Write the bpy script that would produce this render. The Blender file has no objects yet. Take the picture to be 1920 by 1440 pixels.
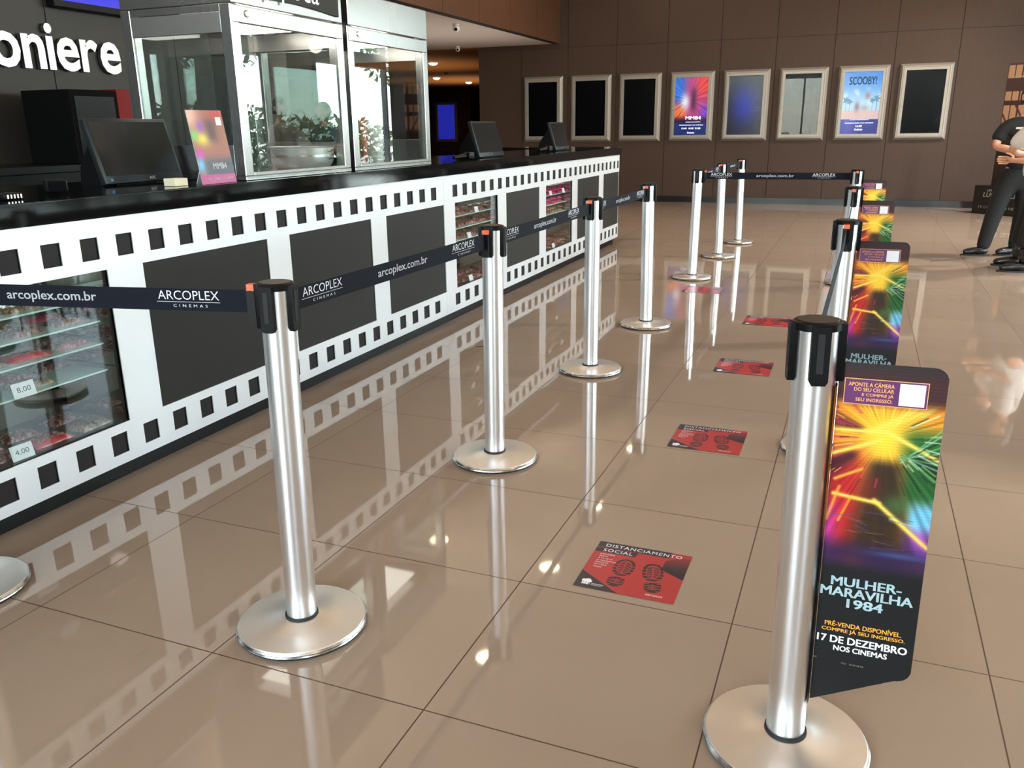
import bpy, bmesh, math, random
import numpy as np
from mathutils import Vector, Matrix
from math import sin, cos, pi, radians as R

S = bpy.context.scene
COL = S.collection
random.seed(7)
rng = np.random.default_rng(11)

# ------------------------------------------------------------------ helpers
def lin(c):
    c = np.asarray(c, float)
    return np.where(c <= 0.04045, c / 12.92, ((c + 0.055) / 1.055) ** 2.4)

def rgb(r, g, b):
    return tuple(float(x) for x in lin([r / 255, g / 255, b / 255])) + (1.0,)

def nodes(m):
    m.use_nodes = True
    nt = m.node_tree
    return nt, nt.nodes, nt.links, nt.nodes['Principled BSDF']

def mat(name, col, rough=0.5, metal=0.0, emit=None, es=0.0, var=0.0, scale=20.0, stretch=(1, 1, 1), coat=0.0, spec=None, bump=0.0, rvar=0.0):
    """principled material; var mixes a noise variation into the colour"""
    m = bpy.data.materials.new(name)
    nt, N, L, P = nodes(m)
    P.inputs['Base Color'].default_value = col
    P.inputs['Roughness'].default_value = rough
    P.inputs['Metallic'].default_value = metal
    if spec is not None:
        P.inputs['Specular IOR Level'].default_value = spec
    if coat:
        P.inputs['Coat Weight'].default_value = coat
        P.inputs['Coat Roughness'].default_value = 0.05
    if emit:
        P.inputs['Emission Color'].default_value = emit
        P.inputs['Emission Strength'].default_value = es
    if var or bump or rvar:
        tc = N.new('ShaderNodeTexCoord'); mp = N.new('ShaderNodeMapping')
        mp.inputs['Scale'].default_value = stretch
        nz = N.new('ShaderNodeTexNoise'); nz.inputs['Scale'].default_value = scale
        nz.inputs['Detail'].default_value = 4
        L.new(tc.outputs['Object'], mp.inputs[0]); L.new(mp.outputs[0], nz.inputs['Vector'])
        if var:
            mx = N.new('ShaderNodeMix'); mx.data_type = 'RGBA'
            mx.inputs[6].default_value = tuple(c * (1 - var) for c in col[:3]) + (1,)
            mx.inputs[7].default_value = tuple(min(1, c * (1 + var)) for c in col[:3]) + (1,)
            L.new(nz.outputs['Fac'], mx.inputs[0]); L.new(mx.outputs[2], P.inputs['Base Color'])
        if rvar:
            mr = N.new('ShaderNodeMapRange')
            mr.inputs['To Min'].default_value = rough - rvar; mr.inputs['To Max'].default_value = rough + rvar
            L.new(nz.outputs['Fac'], mr.inputs[0]); L.new(mr.outputs[0], P.inputs['Roughness'])
        if bump:
            bp = N.new('ShaderNodeBump'); bp.inputs['Strength'].default_value = bump
            L.new(nz.outputs['Fac'], bp.inputs['Height']); L.new(bp.outputs[0], P.inputs['Normal'])
    return m

def painted(name, rough=0.4, emit=0.0, spec=0.5):
    """colour comes from the mesh's own colour attribute"""
    m = bpy.data.materials.new(name)
    nt, N, L, P = nodes(m)
    a = N.new('ShaderNodeAttribute'); a.attribute_name = 'Col'
    P.inputs['Roughness'].default_value = rough
    P.inputs['Specular IOR Level'].default_value = spec
    if emit:
        P.inputs['Base Color'].default_value = (0, 0, 0, 1)
        L.new(a.outputs['Color'], P.inputs['Emission Color'])
        P.inputs['Emission Strength'].default_value = emit
    else:
        L.new(a.outputs['Color'], P.inputs['Base Color'])
    return m

def glassmat(name, tint=(0.93, 0.97, 0.96, 1), refl=1.0, rough=0.0):
    """thin pane: clear straight through, mirror by angle"""
    m = bpy.data.materials.new(name)
    m.use_nodes = True
    nt = m.node_tree; N = nt.nodes; L = nt.links
    N.remove(N['Principled BSDF'])
    t = N.new('ShaderNodeBsdfTransparent'); t.inputs[0].default_value = tint
    g = N.new('ShaderNodeBsdfGlossy'); g.inputs['Roughness'].default_value = rough
    f = N.new('ShaderNodeFresnel')
    gm = N.new('ShaderNodeNewGeometry'); mr = N.new('ShaderNodeMapRange')
    mr.inputs['To Min'].default_value = 1.5; mr.inputs['To Max'].default_value = 1 / 1.5
    L.new(gm.outputs['Backfacing'], mr.inputs[0]); L.new(mr.outputs[0], f.inputs['IOR'])
    mu = N.new('ShaderNodeMath'); mu.operation = 'MULTIPLY'; mu.inputs[1].default_value = refl; mu.use_clamp = True
    mx = N.new('ShaderNodeMixShader')
    L.new(f.outputs[0], mu.inputs[0]); L.new(mu.outputs[0], mx.inputs[0])
    L.new(t.outputs[0], mx.inputs[1]); L.new(g.outputs[0], mx.inputs[2])
    L.new(mx.outputs[0], N['Material Output'].inputs['Surface'])
    return m

class MB:
    def __init__(s):
        s.v = []; s.f = []; s.mi = []
    def add(s, vs, fs, mi=0):
        o = len(s.v)
        s.v += [tuple(map(float, p)) for p in vs]
        s.f += [tuple(i + o for i in f) for f in fs]
        s.mi += [mi] * len(fs)
        return s
    def box(s, x0, x1, y0, y1, z0, z1, bev=0.0, mi=0, seg=2, M=None):
        bm = bmesh.new()
        bmesh.ops.create_cube(bm, size=1)
        for v in bm.verts:
            v.co = Vector(((x0 + x1) / 2 + v.co.x * (x1 - x0), (y0 + y1) / 2 + v.co.y * (y1 - y0), (z0 + z1) / 2 + v.co.z * (z1 - z0)))
        if bev:
            bmesh.ops.bevel(bm, geom=bm.edges[:], offset=bev, segments=seg, affect='EDGES', profile=0.5)
        if M is not None:
            bm.transform(M)
        bm.verts.index_update()
        s.add([v.co[:] for v in bm.verts], [[v.index for v in f.verts] for f in bm.faces], mi)
        bm.free()
        return s
    def lathe(s, prof, n=32, c=(0, 0, 0), mi=0, a0=0.0, a1=2 * pi, cap=True):
        closed = abs(a1 - a0 - 2 * pi) < 1e-6
        k = n if closed else n + 1
        vs = []
        for j in range(k):
            a = a0 + (a1 - a0) * j / n
            for r, z in prof:
                vs.append((c[0] + r * cos(a), c[1] + r * sin(a), c[2] + z))
        p = len(prof); fs = []
        for j in range(n):
            for i in range(p - 1):
                a = j * p + i; b = ((j + 1) % k) * p + i
                fs.append((a, b, b + 1, a + 1))
        s.add(vs, fs, mi)
        for e in (0, p - 1):
            if cap and closed and prof[e][0] > 1e-6:
                f = [j * p + e for j in range(k)]
                o = len(s.v) - len(vs)
                s.f.append(tuple(i + o for i in (f[::-1] if e == 0 else f))); s.mi.append(mi)
        return s
    def tube(s, pts, r, n=10, mi=0, cap=True):
        pts = [Vector(p) for p in pts]; vs = []; k = len(pts)
        for i, p in enumerate(pts):
            d = (pts[min(i + 1, k - 1)] - pts[max(i - 1, 0)]).normalized()
            u = d.cross(Vector((0, 0, 1)))
            if u.length < 1e-3: u = d.cross(Vector((1, 0, 0)))
            u.normalize(); w = u.cross(d)
            rr = r[i] if isinstance(r, (list, tuple)) else r
            for j in range(n):
                a = 2 * pi * j / n
                vs.append(tuple(p + u * rr * cos(a) + w * rr * sin(a)))
        fs = [(i * n + j, i * n + (j + 1) % n, (i + 1) * n + (j + 1) % n, (i + 1) * n + j) for i in range(k - 1) for j in range(n)]
        if cap:
            fs.append(tuple(range(n))[::-1]); fs.append(tuple((k - 1) * n + j for j in range(n)))
        return s.add(vs, fs, mi)
    def prism(s, poly, O, U, V, N, d0, d1, mi=0):
        """polygon (a,b) in plane O+aU+bV extruded d0..d1 along N"""
        O, U, V, N = map(Vector, (O, U, V, N)); k = len(poly)
        vs = [O + U * a + V * b + N * d0 for a, b in poly] + [O + U * a + V * b + N * d1 for a, b in poly]
        fs = [tuple(range(k))[::-1], tuple(range(k, 2 * k))] + [(i, (i + 1) % k, k + (i + 1) % k, k + i) for i in range(k)]
        return s.add([tuple(v) for v in vs], fs, mi)
    def place(s, verts2, faces, O, U, V, mi=0):
        O, U, V = map(Vector, (O, U, V))
        return s.add([tuple(O + U * a + V * b) for a, b in verts2], faces, mi)
    def obj(s, name, mats, parent=None, smooth=False, fix=True):
        me = bpy.data.meshes.new(name)
        me.from_pydata(s.v, [], s.f)
        ms = mats if isinstance(mats, (list, tuple)) else [mats]
        for m in ms: me.materials.append(m)
        me.polygons.foreach_set('material_index', s.mi)
        if fix:
            bm = bmesh.new(); bm.from_mesh(me)
            bmesh.ops.recalc_face_normals(bm, faces=bm.faces[:])
            bm.to_mesh(me); bm.free()
        if smooth:
            me.polygons.foreach_set('use_smooth', [True] * len(me.polygons))
            me.set_sharp_from_angle(angle=R(38))
        o = bpy.data.objects.new(name, me); COL.objects.link(o)
        if parent is not None: o.parent = parent
        return o

def tag(o, label=None, cat=None, group=None, kind=None):
    if label: o['label'] = label
    if cat: o['category'] = cat
    if group: o['group'] = group
    if kind: o['kind'] = kind
    return o

def empty(name, loc, label, cat, group=None, rz=0.0):
    o = bpy.data.objects.new(name, None); COL.objects.link(o)
    o.empty_display_size = 0.05
    o.location = loc; o.rotation_euler = (0, 0, rz)
    return tag(o, label, cat, group)

def structure(o):
    o['kind'] = 'structure'; return o

def copy_tree(o, parent=None):
    c = o.copy(); COL.objects.link(c)
    if parent is not None: c.parent = parent
    for ch in list(o.children): copy_tree(ch, c)
    return c

_tc = {}
def text2d(s, size, bold=0.0, align='LEFT', space=1.0, shear=0.0, res=3, sx=1.0, solid=False):
    key = (s, size, bold, align, space, shear, sx, solid)
    if key in _tc: return _tc[key]
    cu = bpy.data.curves.new('t', 'FONT')
    cu.body = s; cu.size = size; cu.align_x = align; cu.offset = bold * size if (solid or bold < 0) else 0.0; cu.space_character = space; cu.shear = shear
    cu.resolution_u = res
    o = bpy.data.objects.new('t', cu); COL.objects.link(o)
    bpy.context.view_layer.update()
    me = bpy.data.meshes.new_from_object(o.evaluated_get(bpy.context.evaluated_depsgraph_get()))
    vs = [(v.co.x * sx, v.co.y) for v in me.vertices]; fs = [tuple(p.vertices) for p in me.polygons]
    bpy.data.objects.remove(o); bpy.data.curves.remove(cu); bpy.data.meshes.remove(me)
    if bold > 0 and not solid:              # heavier strokes: the outline laid over itself, shifted a little
        n = len(vs); v0 = vs; f0 = fs; vs = []; fs = []
        for k, (dx, dy) in enumerate(((-1, -0.5), (1, -0.5), (-1, 0.5), (1, 0.5))):
            vs += [(a + dx * bold * size, b + dy * bold * size) for a, b in v0]; fs += [tuple(i + k * n for i in f) for f in f0]
    _tc[key] = (vs, fs)
    return vs, fs

def textw(s, width, height, **k):
    """text scaled to fill width x cap-height, anchored at lower left"""
    vs, fs = text2d(s, 1.0, **k)
    xs = [v[0] for v in vs]; ys = [v[1] for v in vs]
    x0, x1, y0, y1 = min(xs), max(xs), min(ys), max(ys)
    return [((x - x0) / (x1 - x0) * width, (y - y0) / (y1 - y0) * height) for x, y in vs], fs

def paint(name, w, h, res, fn, m, parent=None, O=(0, 0, 0), U=(1, 0, 0), V=(0, 0, 1), inside=None):
    """flat sheet w x h whose colours are computed by fn(u, v) -> sRGB 0..1 arrays"""
    nx = max(2, int(w / res)); ny = max(2, int(h / res))
    u = np.linspace(0, 1, nx + 1); v = np.linspace(0, 1, ny + 1)
    uu, vv = np.meshgrid(u, v)
    c = np.clip(fn(uu, vv), 0, 1)
    O = np.array(O, float); U = np.array(U, float); V = np.array(V, float)
    co = O + (uu[..., None] * w) * U + (vv[..., None] * h) * V
    idx = np.arange((nx + 1) * (ny + 1)).reshape(ny + 1, nx + 1)
    q = np.stack([idx[:-1, :-1], idx[:-1, 1:], idx[1:, 1:], idx[1:, :-1]], -1).reshape(-1, 4)
    if inside is not None:
        uc = (uu[:-1, :-1] + uu[1:, 1:]) / 2; vc = (vv[:-1, :-1] + vv[1:, 1:]) / 2
        q = q[inside(uc * w, vc * h).reshape(-1)]
    me = bpy.data.meshes.new(name)
    me.from_pydata(co.reshape(-1, 3).tolist(), [], q.tolist())
    me.materials.append(m)
    at = me.color_attributes.new('Col', 'FLOAT_COLOR', 'POINT')
    rgba = np.ones((len(me.vertices), 4), np.float32); rgba[:, :3] = lin(c).reshape(-1, 3)
    at.data.foreach_set('color', rgba.ravel())
    o = bpy.data.objects.new(name, me); COL.objects.link(o)
    if parent is not None: o.parent = parent
    return o

def sm(a, b, x):
    t = np.clip((x - a) / (b - a), 0, 1); return t * t * (3 - 2 * t)

def mixc(a, b, t):
    return a * (1 - t[..., None]) + np.asarray(b, float) * t[..., None]

def C3(*c):
    return np.array(c, float) / 255.0

# ------------------------------------------------------------------ materials
def floor_mat():
    m = bpy.data.materials.new('polished_porcelain_tiles')
    nt, N, L, P = nodes(m)
    geo = N.new('ShaderNodeNewGeometry')
    def math(op, a=None, b=None, va=None, vb=None):
        n = N.new('ShaderNodeMath'); n.operation = op
        if a is not None: L.new(a, n.inputs[0])
        elif va is not None: n.inputs[0].default_value = va
        if b is not None: L.new(b, n.inputs[1])
        elif vb is not None: n.inputs[1].default_value = vb
        return n.outputs[0]
    sep = N.new('ShaderNodeSeparateXYZ'); L.new(geo.outputs['Position'], sep.inputs[0])
    masks = []; ids = []
    for ax in ('X', 'Y'):
        t = math('DIVIDE', sep.outputs[ax], vb=0.6)
        fl = math('FLOOR', t); ids.append(fl)
        fr = math('SUBTRACT', t, fl)
        d = math('MINIMUM', fr, math('SUBTRACT', va=1.0, b=fr))
        masks.append(math('LESS_THAN', d, vb=0.0030))
    grout = math('MAXIMUM', masks[0], masks[1])
    cid = N.new('ShaderNodeCombineXYZ'); L.new(ids[0], cid.inputs[0]); L.new(ids[1], cid.inputs[1])
    wn = N.new('ShaderNodeTexWhiteNoise'); wn.noise_dimensions = '3D'; L.new(cid.outputs[0], wn.inputs['Vector'])
    nz = N.new('ShaderNodeTexNoise'); nz.inputs['Scale'].default_value = 3.0; nz.inputs['Detail'].default_value = 6
    L.new(geo.outputs['Position'], nz.inputs['Vector'])
    fine = N.new('ShaderNodeTexNoise'); fine.inputs['Scale'].default_value = 260.0
    L.new(geo.outputs['Position'], fine.inputs['Vector'])
    base = N.new('ShaderNodeMix'); base.data_type = 'RGBA'
    base.inputs[6].default_value = rgb(142, 123, 106); base.inputs[7].default_value = rgb(155, 136, 118)
    f1 = math('ADD', math('MULTIPLY', nz.outputs['Fac'], vb=0.6), math('MULTIPLY', fine.outputs['Fac'], vb=0.4))
    L.new(f1, base.inputs[0])
    tv = N.new('ShaderNodeMix'); tv.data_type = 'RGBA'; tv.blend_type = 'MULTIPLY'; tv.inputs[0].default_value = 1
    mr = N.new('ShaderNodeMapRange'); mr.inputs['To Min'].default_value = 0.96; mr.inputs['To Max'].default_value = 1.03
    L.new(wn.outputs['Value'], mr.inputs[0])
    L.new(base.outputs[2], tv.inputs[6]); L.new(mr.outputs[0], tv.inputs[7])
    fin = N.new('ShaderNodeMix'); fin.data_type = 'RGBA'
    fin.inputs[7].default_value = rgb(72, 48, 32)
    L.new(grout, fin.inputs[0]); L.new(tv.outputs[2], fin.inputs[6]); L.new(fin.outputs[2], P.inputs['Base Color'])
    # every tile is laid a hair out of level
    s1 = N.new('ShaderNodeVectorMath'); s1.operation = 'SUBTRACT'; s1.inputs[1].default_value = (0.5, 0.5, 0.5)
    L.new(wn.outputs['Color'], s1.inputs[0])
    s2 = N.new('ShaderNodeVectorMath'); s2.operation = 'SCALE'; s2.inputs['Scale'].default_value = 0.0045
    L.new(s1.outputs[0], s2.inputs[0])
    s3 = N.new('ShaderNodeVectorMath'); s3.operation = 'ADD'; L.new(geo.outputs['Normal'], s3.inputs[0]); L.new(s2.outputs[0], s3.inputs[1])
    s4 = N.new('ShaderNodeVectorMath'); s4.operation = 'NORMALIZE'; L.new(s3.outputs[0], s4.inputs[0])
    L.new(s4.outputs[0], P.inputs['Normal'])
    rg = math('ADD', math('MULTIPLY', grout, vb=0.6), vb=0.035)
    L.new(rg, P.inputs['Roughness'])
    P.inputs['IOR'].default_value = 1.52
    return m

def wood_mat(name, c1, c2, rough=0.5):
    m = bpy.data.materials.new(name)
    nt, N, L, P = nodes(m)
    geo = N.new('ShaderNodeNewGeometry'); mp = N.new('ShaderNodeMapping')
    mp.inputs['Scale'].default_value = (60, 60, 2.5)
    L.new(geo.outputs['Position'], mp.inputs[0])
    nz = N.new('ShaderNodeTexNoise'); nz.inputs['Scale'].default_value = 1.0; nz.inputs['Detail'].default_value = 5
    L.new(mp.outputs[0], nz.inputs['Vector'])
    mx = N.new('ShaderNodeMix'); mx.data_type = 'RGBA'; mx.inputs[6].default_value = c1; mx.inputs[7].default_value = c2
    L.new(nz.outputs['Fac'], mx.inputs[0]); L.new(mx.outputs[2], P.inputs['Base Color'])
    P.inputs['Roughness'].default_value = rough
    P.inputs['Specular IOR Level'].default_value = 0.3
    return m

M_floor = floor_mat()
M_wood = wood_mat('dark_wood_veneer', rgb(58, 42, 33), rgb(72, 54, 43), 0.55)
M_wood2 = wood_mat('bulkhead_wood_veneer', rgb(74, 48, 33), rgb(88, 60, 42), 0.5)
M_groove = mat('panel_groove', rgb(26, 18, 14), 0.8)
M_white = mat('white_plaster', rgb(205, 195, 188), 0.9, var=0.03, scale=4)
M_ceil = mat('ceiling_plaster', rgb(205, 194, 182), 0.9, var=0.03, scale=3)
M_plain = mat('lobby_wall_paint', rgb(172, 166, 158), 0.8, var=0.04, scale=2)
M_charc = mat('charcoal_laminate', rgb(42, 40, 38), 0.45, var=0.05, scale=5, spec=0.3)
M_granite = mat('black_granite', rgb(14, 14, 14), 0.07, var=0.6, scale=420, spec=0.28)
M_base = mat('black_skirting_stone', rgb(18, 18, 18), 0.3, var=0.3, scale=200)
M_brush = mat('brushed_aluminium_sheet', (0.70, 0.71, 0.72, 1), 0.42, metal=0.55, var=0.025, scale=3, stretch=(1, 1, 1), spec=0.5, rvar=0.04)
M_dark = mat('dark_grey_panel', rgb(36, 35, 33), 0.5, spec=0.2, var=0.04, scale=6)
M_hole = mat('dark_backing', rgb(34, 32, 32), 0.6, spec=0.2)
M_plinth = mat('black_plinth', rgb(10, 10, 10), 0.3, spec=0.25, var=0.2, scale=60)
M_pole = mat('polished_aluminium_tube', (0.90, 0.905, 0.92, 1), 0.31, metal=1.0, var=0.02, scale=40, stretch=(1, 1, 0.02), rvar=0.03)
M_steelbase = mat('worn_stainless_disc', (0.80, 0.77, 0.73, 1), 0.36, metal=1.0, var=0.05, scale=18, rvar=0.06)
M_rimw = mat('scuffed_chrome_rim', (0.7, 0.69, 0.68, 1), 0.2, metal=1.0, var=0.75, scale=60, stretch=(1, 1, 0.5), bump=0.25)
M_black = mat('black_plastic', rgb(11, 11, 12), 0.42, spec=0.15)
M_blackm = mat('black_rubber', rgb(18, 18, 18), 0.7)
M_cap = mat('dark_bronze_cap', rgb(44, 37, 28), 0.45, metal=0.3, var=0.1, scale=40)
M_orange = mat('orange_release_button', rgb(226, 92, 52), 0.4)
M_navy = mat('navy_webbing', rgb(11, 14, 25), 0.7, spec=0.15, var=0.12, scale=300)
M_print = mat('white_print', rgb(222, 224, 230), 0.55)
M_steel = mat('stainless_steel', (0.37, 0.365, 0.355, 1), 0.26, metal=1.0, var=0.03, scale=6, stretch=(1, 1, 0.1), rvar=0.05)
M_steeld = mat('brushed_stainless_rough', (0.5, 0.48, 0.46, 1), 0.32, metal=1.0, var=0.06, scale=10)  # second steel, rougher and more mottled than the main one
M_chrome = mat('chrome', (0.85, 0.85, 0.85, 1), 0.08, metal=1.0)
M_letter = mat('brushed_metal_letters', (0.42, 0.42, 0.415, 1), 0.32, metal=1.0, var=0.03, scale=12)
M_frame = mat('champagne_aluminium_frame', rgb(150, 141, 131), 0.38, metal=0.35, var=0.02, scale=10)
M_framed = mat('dark_frame_lock', rgb(60, 52, 46), 0.6)  # dark brown, used for the poster case locks
M_scrblack = mat('black_glass_screen', rgb(6, 7, 9), 0.25, spec=0.1)
M_scrmon = mat('monitor_dark_glass', rgb(14, 17, 17), 0.25, spec=0.35)
M_bezel = mat('monitor_bezel', rgb(26, 30, 31), 0.4, spec=0.3)
M_blue = mat('blue_lit_screen', rgb(0, 0, 40), 0.2, emit=rgb(10, 12, 225), es=1.0)
M_red = mat('red_enamel', rgb(120, 8, 14), 0.5, spec=0.2)
M_glass = glassmat('clear_glass', (0.92, 0.96, 0.95, 1), 1.0)
M_glassm = glassmat('cabinet_glass', (0.86, 0.89, 0.88, 1), 1.15)
M_glassp = glassmat('poster_glass', (0.95, 0.96, 0.96, 1), 0.55)
M_shelf = mat('glass_shelf_green', (0.55, 0.75, 0.70, 1), 0.05, spec=0.6)
M_mirror = mat('case_mirror', (0.55, 0.55, 0.53, 1), 0.03, metal=1.0)
M_casebk = mat('case_back_panel', rgb(120, 116, 108), 0.3, var=0.05, scale=8)
M_casefl = mat('case_floor_panel', rgb(52, 52, 51), 0.35)
M_card = mat('white_card', rgb(228, 228, 232), 0.6)
M_ink = mat('black_ink', rgb(30, 30, 34), 0.6)
M_light = mat('lit_lamp_disc', (1, 1, 1, 1), 0.5, emit=(1.0, 0.80, 0.52, 1), es=26)
M_light2 = mat('lit_corridor_lamp', (1, 1, 1, 1), 0.5, emit=(1.0, 0.82, 0.58, 1), es=14)
M_lring = mat('lamp_trim_ring', rgb(210, 205, 196), 0.4)
M_art = painted('printed_board', 0.5, spec=0.2)
M_artfloor = painted('printed_floor_vinyl', 0.30)
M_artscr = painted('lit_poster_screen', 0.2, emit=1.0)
M_artpaper = painted('printed_card', 0.4)
M_candy = painted('glossy_candy_wrapper', 0.16, spec=0.7)
M_ybold = mat('amber_print', rgb(240, 168, 62), 0.5)
M_wprint = mat('bright_white_print', rgb(240, 240, 242), 0.5)
M_tprint = mat('silver_blue_print', rgb(160, 186, 192), 0.45, var=0.3, scale=40)
M_oprint = mat('orange_print', rgb(240, 170, 110), 0.5)
M_scrtext = mat('screen_white_text', rgb(200, 200, 205), 0.4, emit=(0.9, 0.92, 1, 1), es=0.95)
M_skin = mat('skin', rgb(196, 140, 112), 0.5, var=0.06, scale=30)
M_cblack = mat('black_cotton', rgb(12, 12, 13), 0.85, var=0.1, scale=40, bump=0.1)
M_cwhite = mat('white_cotton', rgb(214, 206, 200), 0.85, var=0.04, scale=20, bump=0.15)
M_shoe = mat('black_leather', rgb(18, 18, 18), 0.22)
M_hair = mat('dark_brown_hair', rgb(30, 22, 18), 0.5, var=0.3, scale=60)
M_leaf = mat('green_foliage', rgb(88, 116, 62), 0.6, var=0.4, scale=3)
M_bark = mat('bark', rgb(96, 80, 64), 0.9, var=0.3, scale=10)
M_pave = mat('outdoor_paving', rgb(190, 186, 178), 0.8, var=0.08, scale=2)
M_mull = mat('grey_window_frame', rgb(120, 120, 122), 0.4, metal=0.5)
M_door = mat('black_door', rgb(14, 12, 12), 0.5)

# ------------------------------------------------------------------ camera
cam = bpy.data.cameras.new('camera'); co = bpy.data.objects.new('camera', cam); COL.objects.link(co)
pitch, yaw, roll = R(16.957), R(22.235), R(-0.6576)
M3 = Matrix.Rotation(yaw, 3, 'Z') @ Matrix.Rotation(pi / 2 - pitch, 3, 'X') @ Matrix.Rotation(roll, 3, 'Z')
co.matrix_world = Matrix.Translation((1.9975, -1.3986, 1.2564)) @ M3.to_4x4()
cam.sensor_fit = 'HORIZONTAL'; cam.sensor_width = 36.0; cam.lens = 1566.9 / 1920 * 36.0
cam.clip_start = 0.05; cam.clip_end = 200
S.camera = co

# ------------------------------------------------------------------ room shell
XR = 5.6; YB = 13.6; YF = -5.0; H = 4.0; XS = -3.15; ZS = 2.69; YC = 28.5; XC0 = -13.0; XC1 = -4.72
structure(MB().box(XC0, 9.5, YF - 2, YC, -0.06, 0.0).obj('floor', M_floor))
def grooved_wall_y(name, x0, x1, z0, z1, y, seams, hseams, m):
    """wall facing -y made of flush veneer panels with open joints"""
    o = MB().box(x0, x1, y + 0.004, y + 0.16, z0, z1, mi=1)
    xs = [x0] + sorted(s for s in seams if x0 < s < x1) + [x1]
    zs = [z0] + [h for h in hseams if z0 < h < z1] + [z1]
    g = 0.005
    for a, b in zip(xs[:-1], xs[1:]):
        for c, d in zip(zs[:-1], zs[1:]):
            o.box(a + (g if a != x0 else 0), b - (g if b != x1 else 0), y, y + 0.012, c + (0.003 if c != z0 else 0), d - (0.003 if d != z1 else 0))
    return structure(o.obj(name, [m, M_groove]))
seams = [-3.9 + 0.89 * k for k in range(-1, 13)]
seams = [-2.995 + 0.883 * k - 0.0 for k in range(-2, 11)]
grooved_wall_y('wall_back', XC1, XR, 0.0, H, YB, seams, [2.62], M_wood)
structure(MB().box(XC1, XR, YB - 0.02, YB + 0.001, 0.0, 0.10).obj('baseboard_back', M_base))
# bulkhead above the concession, soffit behind it
def grooved_wall_x(name, y0, y1, z0, z1, x, th, seams, m, face=1):
    o = MB()
    if face > 0: o.box(x - th, x - 0.006, y0, y1, z0, z1, mi=1)
    else: o.box(x + 0.006, x + th, y0, y1, z0, z1, mi=1)
    ys = [y0] + [s for s in seams if y0 < s < y1] + [y1]; g = 0.004
    for a, b in zip(ys[:-1], ys[1:]):
        if face > 0: o.box(x - 0.012, x, a + (g if a != y0 else 0), b - (g if b != y1 else 0), z0, z1)
        else: o.box(x, x + 0.012, a + (g if a != y0 else 0), b - (g if b != y1 else 0), z0, z1)
    return structure(o.obj(name, [m, M_groove]))
grooved_wall_x('wall_bulkhead', YF, YB - 0.005, ZS, H, XS, 0.14, [YB - 1.15 * k for k in range(17, 0, -1)], M_wood2)
structure(MB().box(XC0, XS - 0.145, 4.61, YB - 0.002, ZS, ZS + 0.1).obj('ceiling_low', M_white))
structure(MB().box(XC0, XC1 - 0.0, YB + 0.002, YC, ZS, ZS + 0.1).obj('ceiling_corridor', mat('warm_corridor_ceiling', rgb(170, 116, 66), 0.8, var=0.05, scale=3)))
grooved_wall_x('wall_concession', YF, 4.6, 0.0, ZS, XS, 0.14, [0.62, 1.84, 3.04, 4.2], M_charc)
structure(MB().box(XC0, XS - 0.15, 4.44, 4.6, 0, ZS).obj('wall_partition', M_wood))
structure(MB().box(XC0 - 0.1, XC0, 4.6, YC, 0, ZS).obj('wall_corridor_left', M_wood))
structure(MB().box(XC1, XC1 + 0.15, YB + 0.17, YC, 0, ZS).obj('wall_corridor_right', M_wood))
structure(MB().box(XC0, XC1, YC, YC + 0.15, 0, ZS).obj('wall_corridor_end', M_wood))
structure(MB().box(XC0, -10.98, 26.8, YC - 0.01, 0, ZS - 0.002).obj('trim_1', M_wood))
structure(MB().box(XS + 0.002, 9.6, YF, YB, H, H + 0.12).obj('ceiling', M_ceil))
# door at the end of the corridor
dr = structure(MB().box(-11.95, -10.85, YC - 0.05, YC - 0.002, 0, 2.08).obj('door_1', M_door))
# right side: tall glazing with columns, left open to daylight
XW = 5.6
o = MB()
o.box(XW, XW + 0.25, YF, 1.2, 0, H)
o.box(XW, XW + 0.25, 1.2, YB, 3.35, H)
o.box(XW, XW + 0.25, 1.2, YB, 0, 0.12)
structure(o.obj('wall_right', M_plain))
wn = 0
ys = [1.2, 3.7, 6.2, 8.7, 11.2, YB]
for a, b in zip(ys[:-1], ys[1:]):
    wn += 1
    f = MB()
    f.box(XW + 0.05, XW + 0.15, a, a + 0.07, 0.12, 3.35); f.box(XW + 0.05, XW + 0.15, b - 0.07, b, 0.12, 3.35)
    f.box(XW + 0.05, XW + 0.15, a + 0.07, b - 0.07, 0.12, 0.19); f.box(XW + 0.05, XW + 0.15, a + 0.07, b - 0.07, 3.28, 3.35)
    f.box(XW + 0.02, XW + 0.2, a + 0.07, b - 0.07, 2.38, 2.62)
    w = structure(f.obj('window_%d' % wn, M_mull))
    g = MB().box(XW + 0.095, XW + 0.105, a + 0.07, b - 0.07, 0.19, 3.28).obj('pane', M_glass, w)
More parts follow.
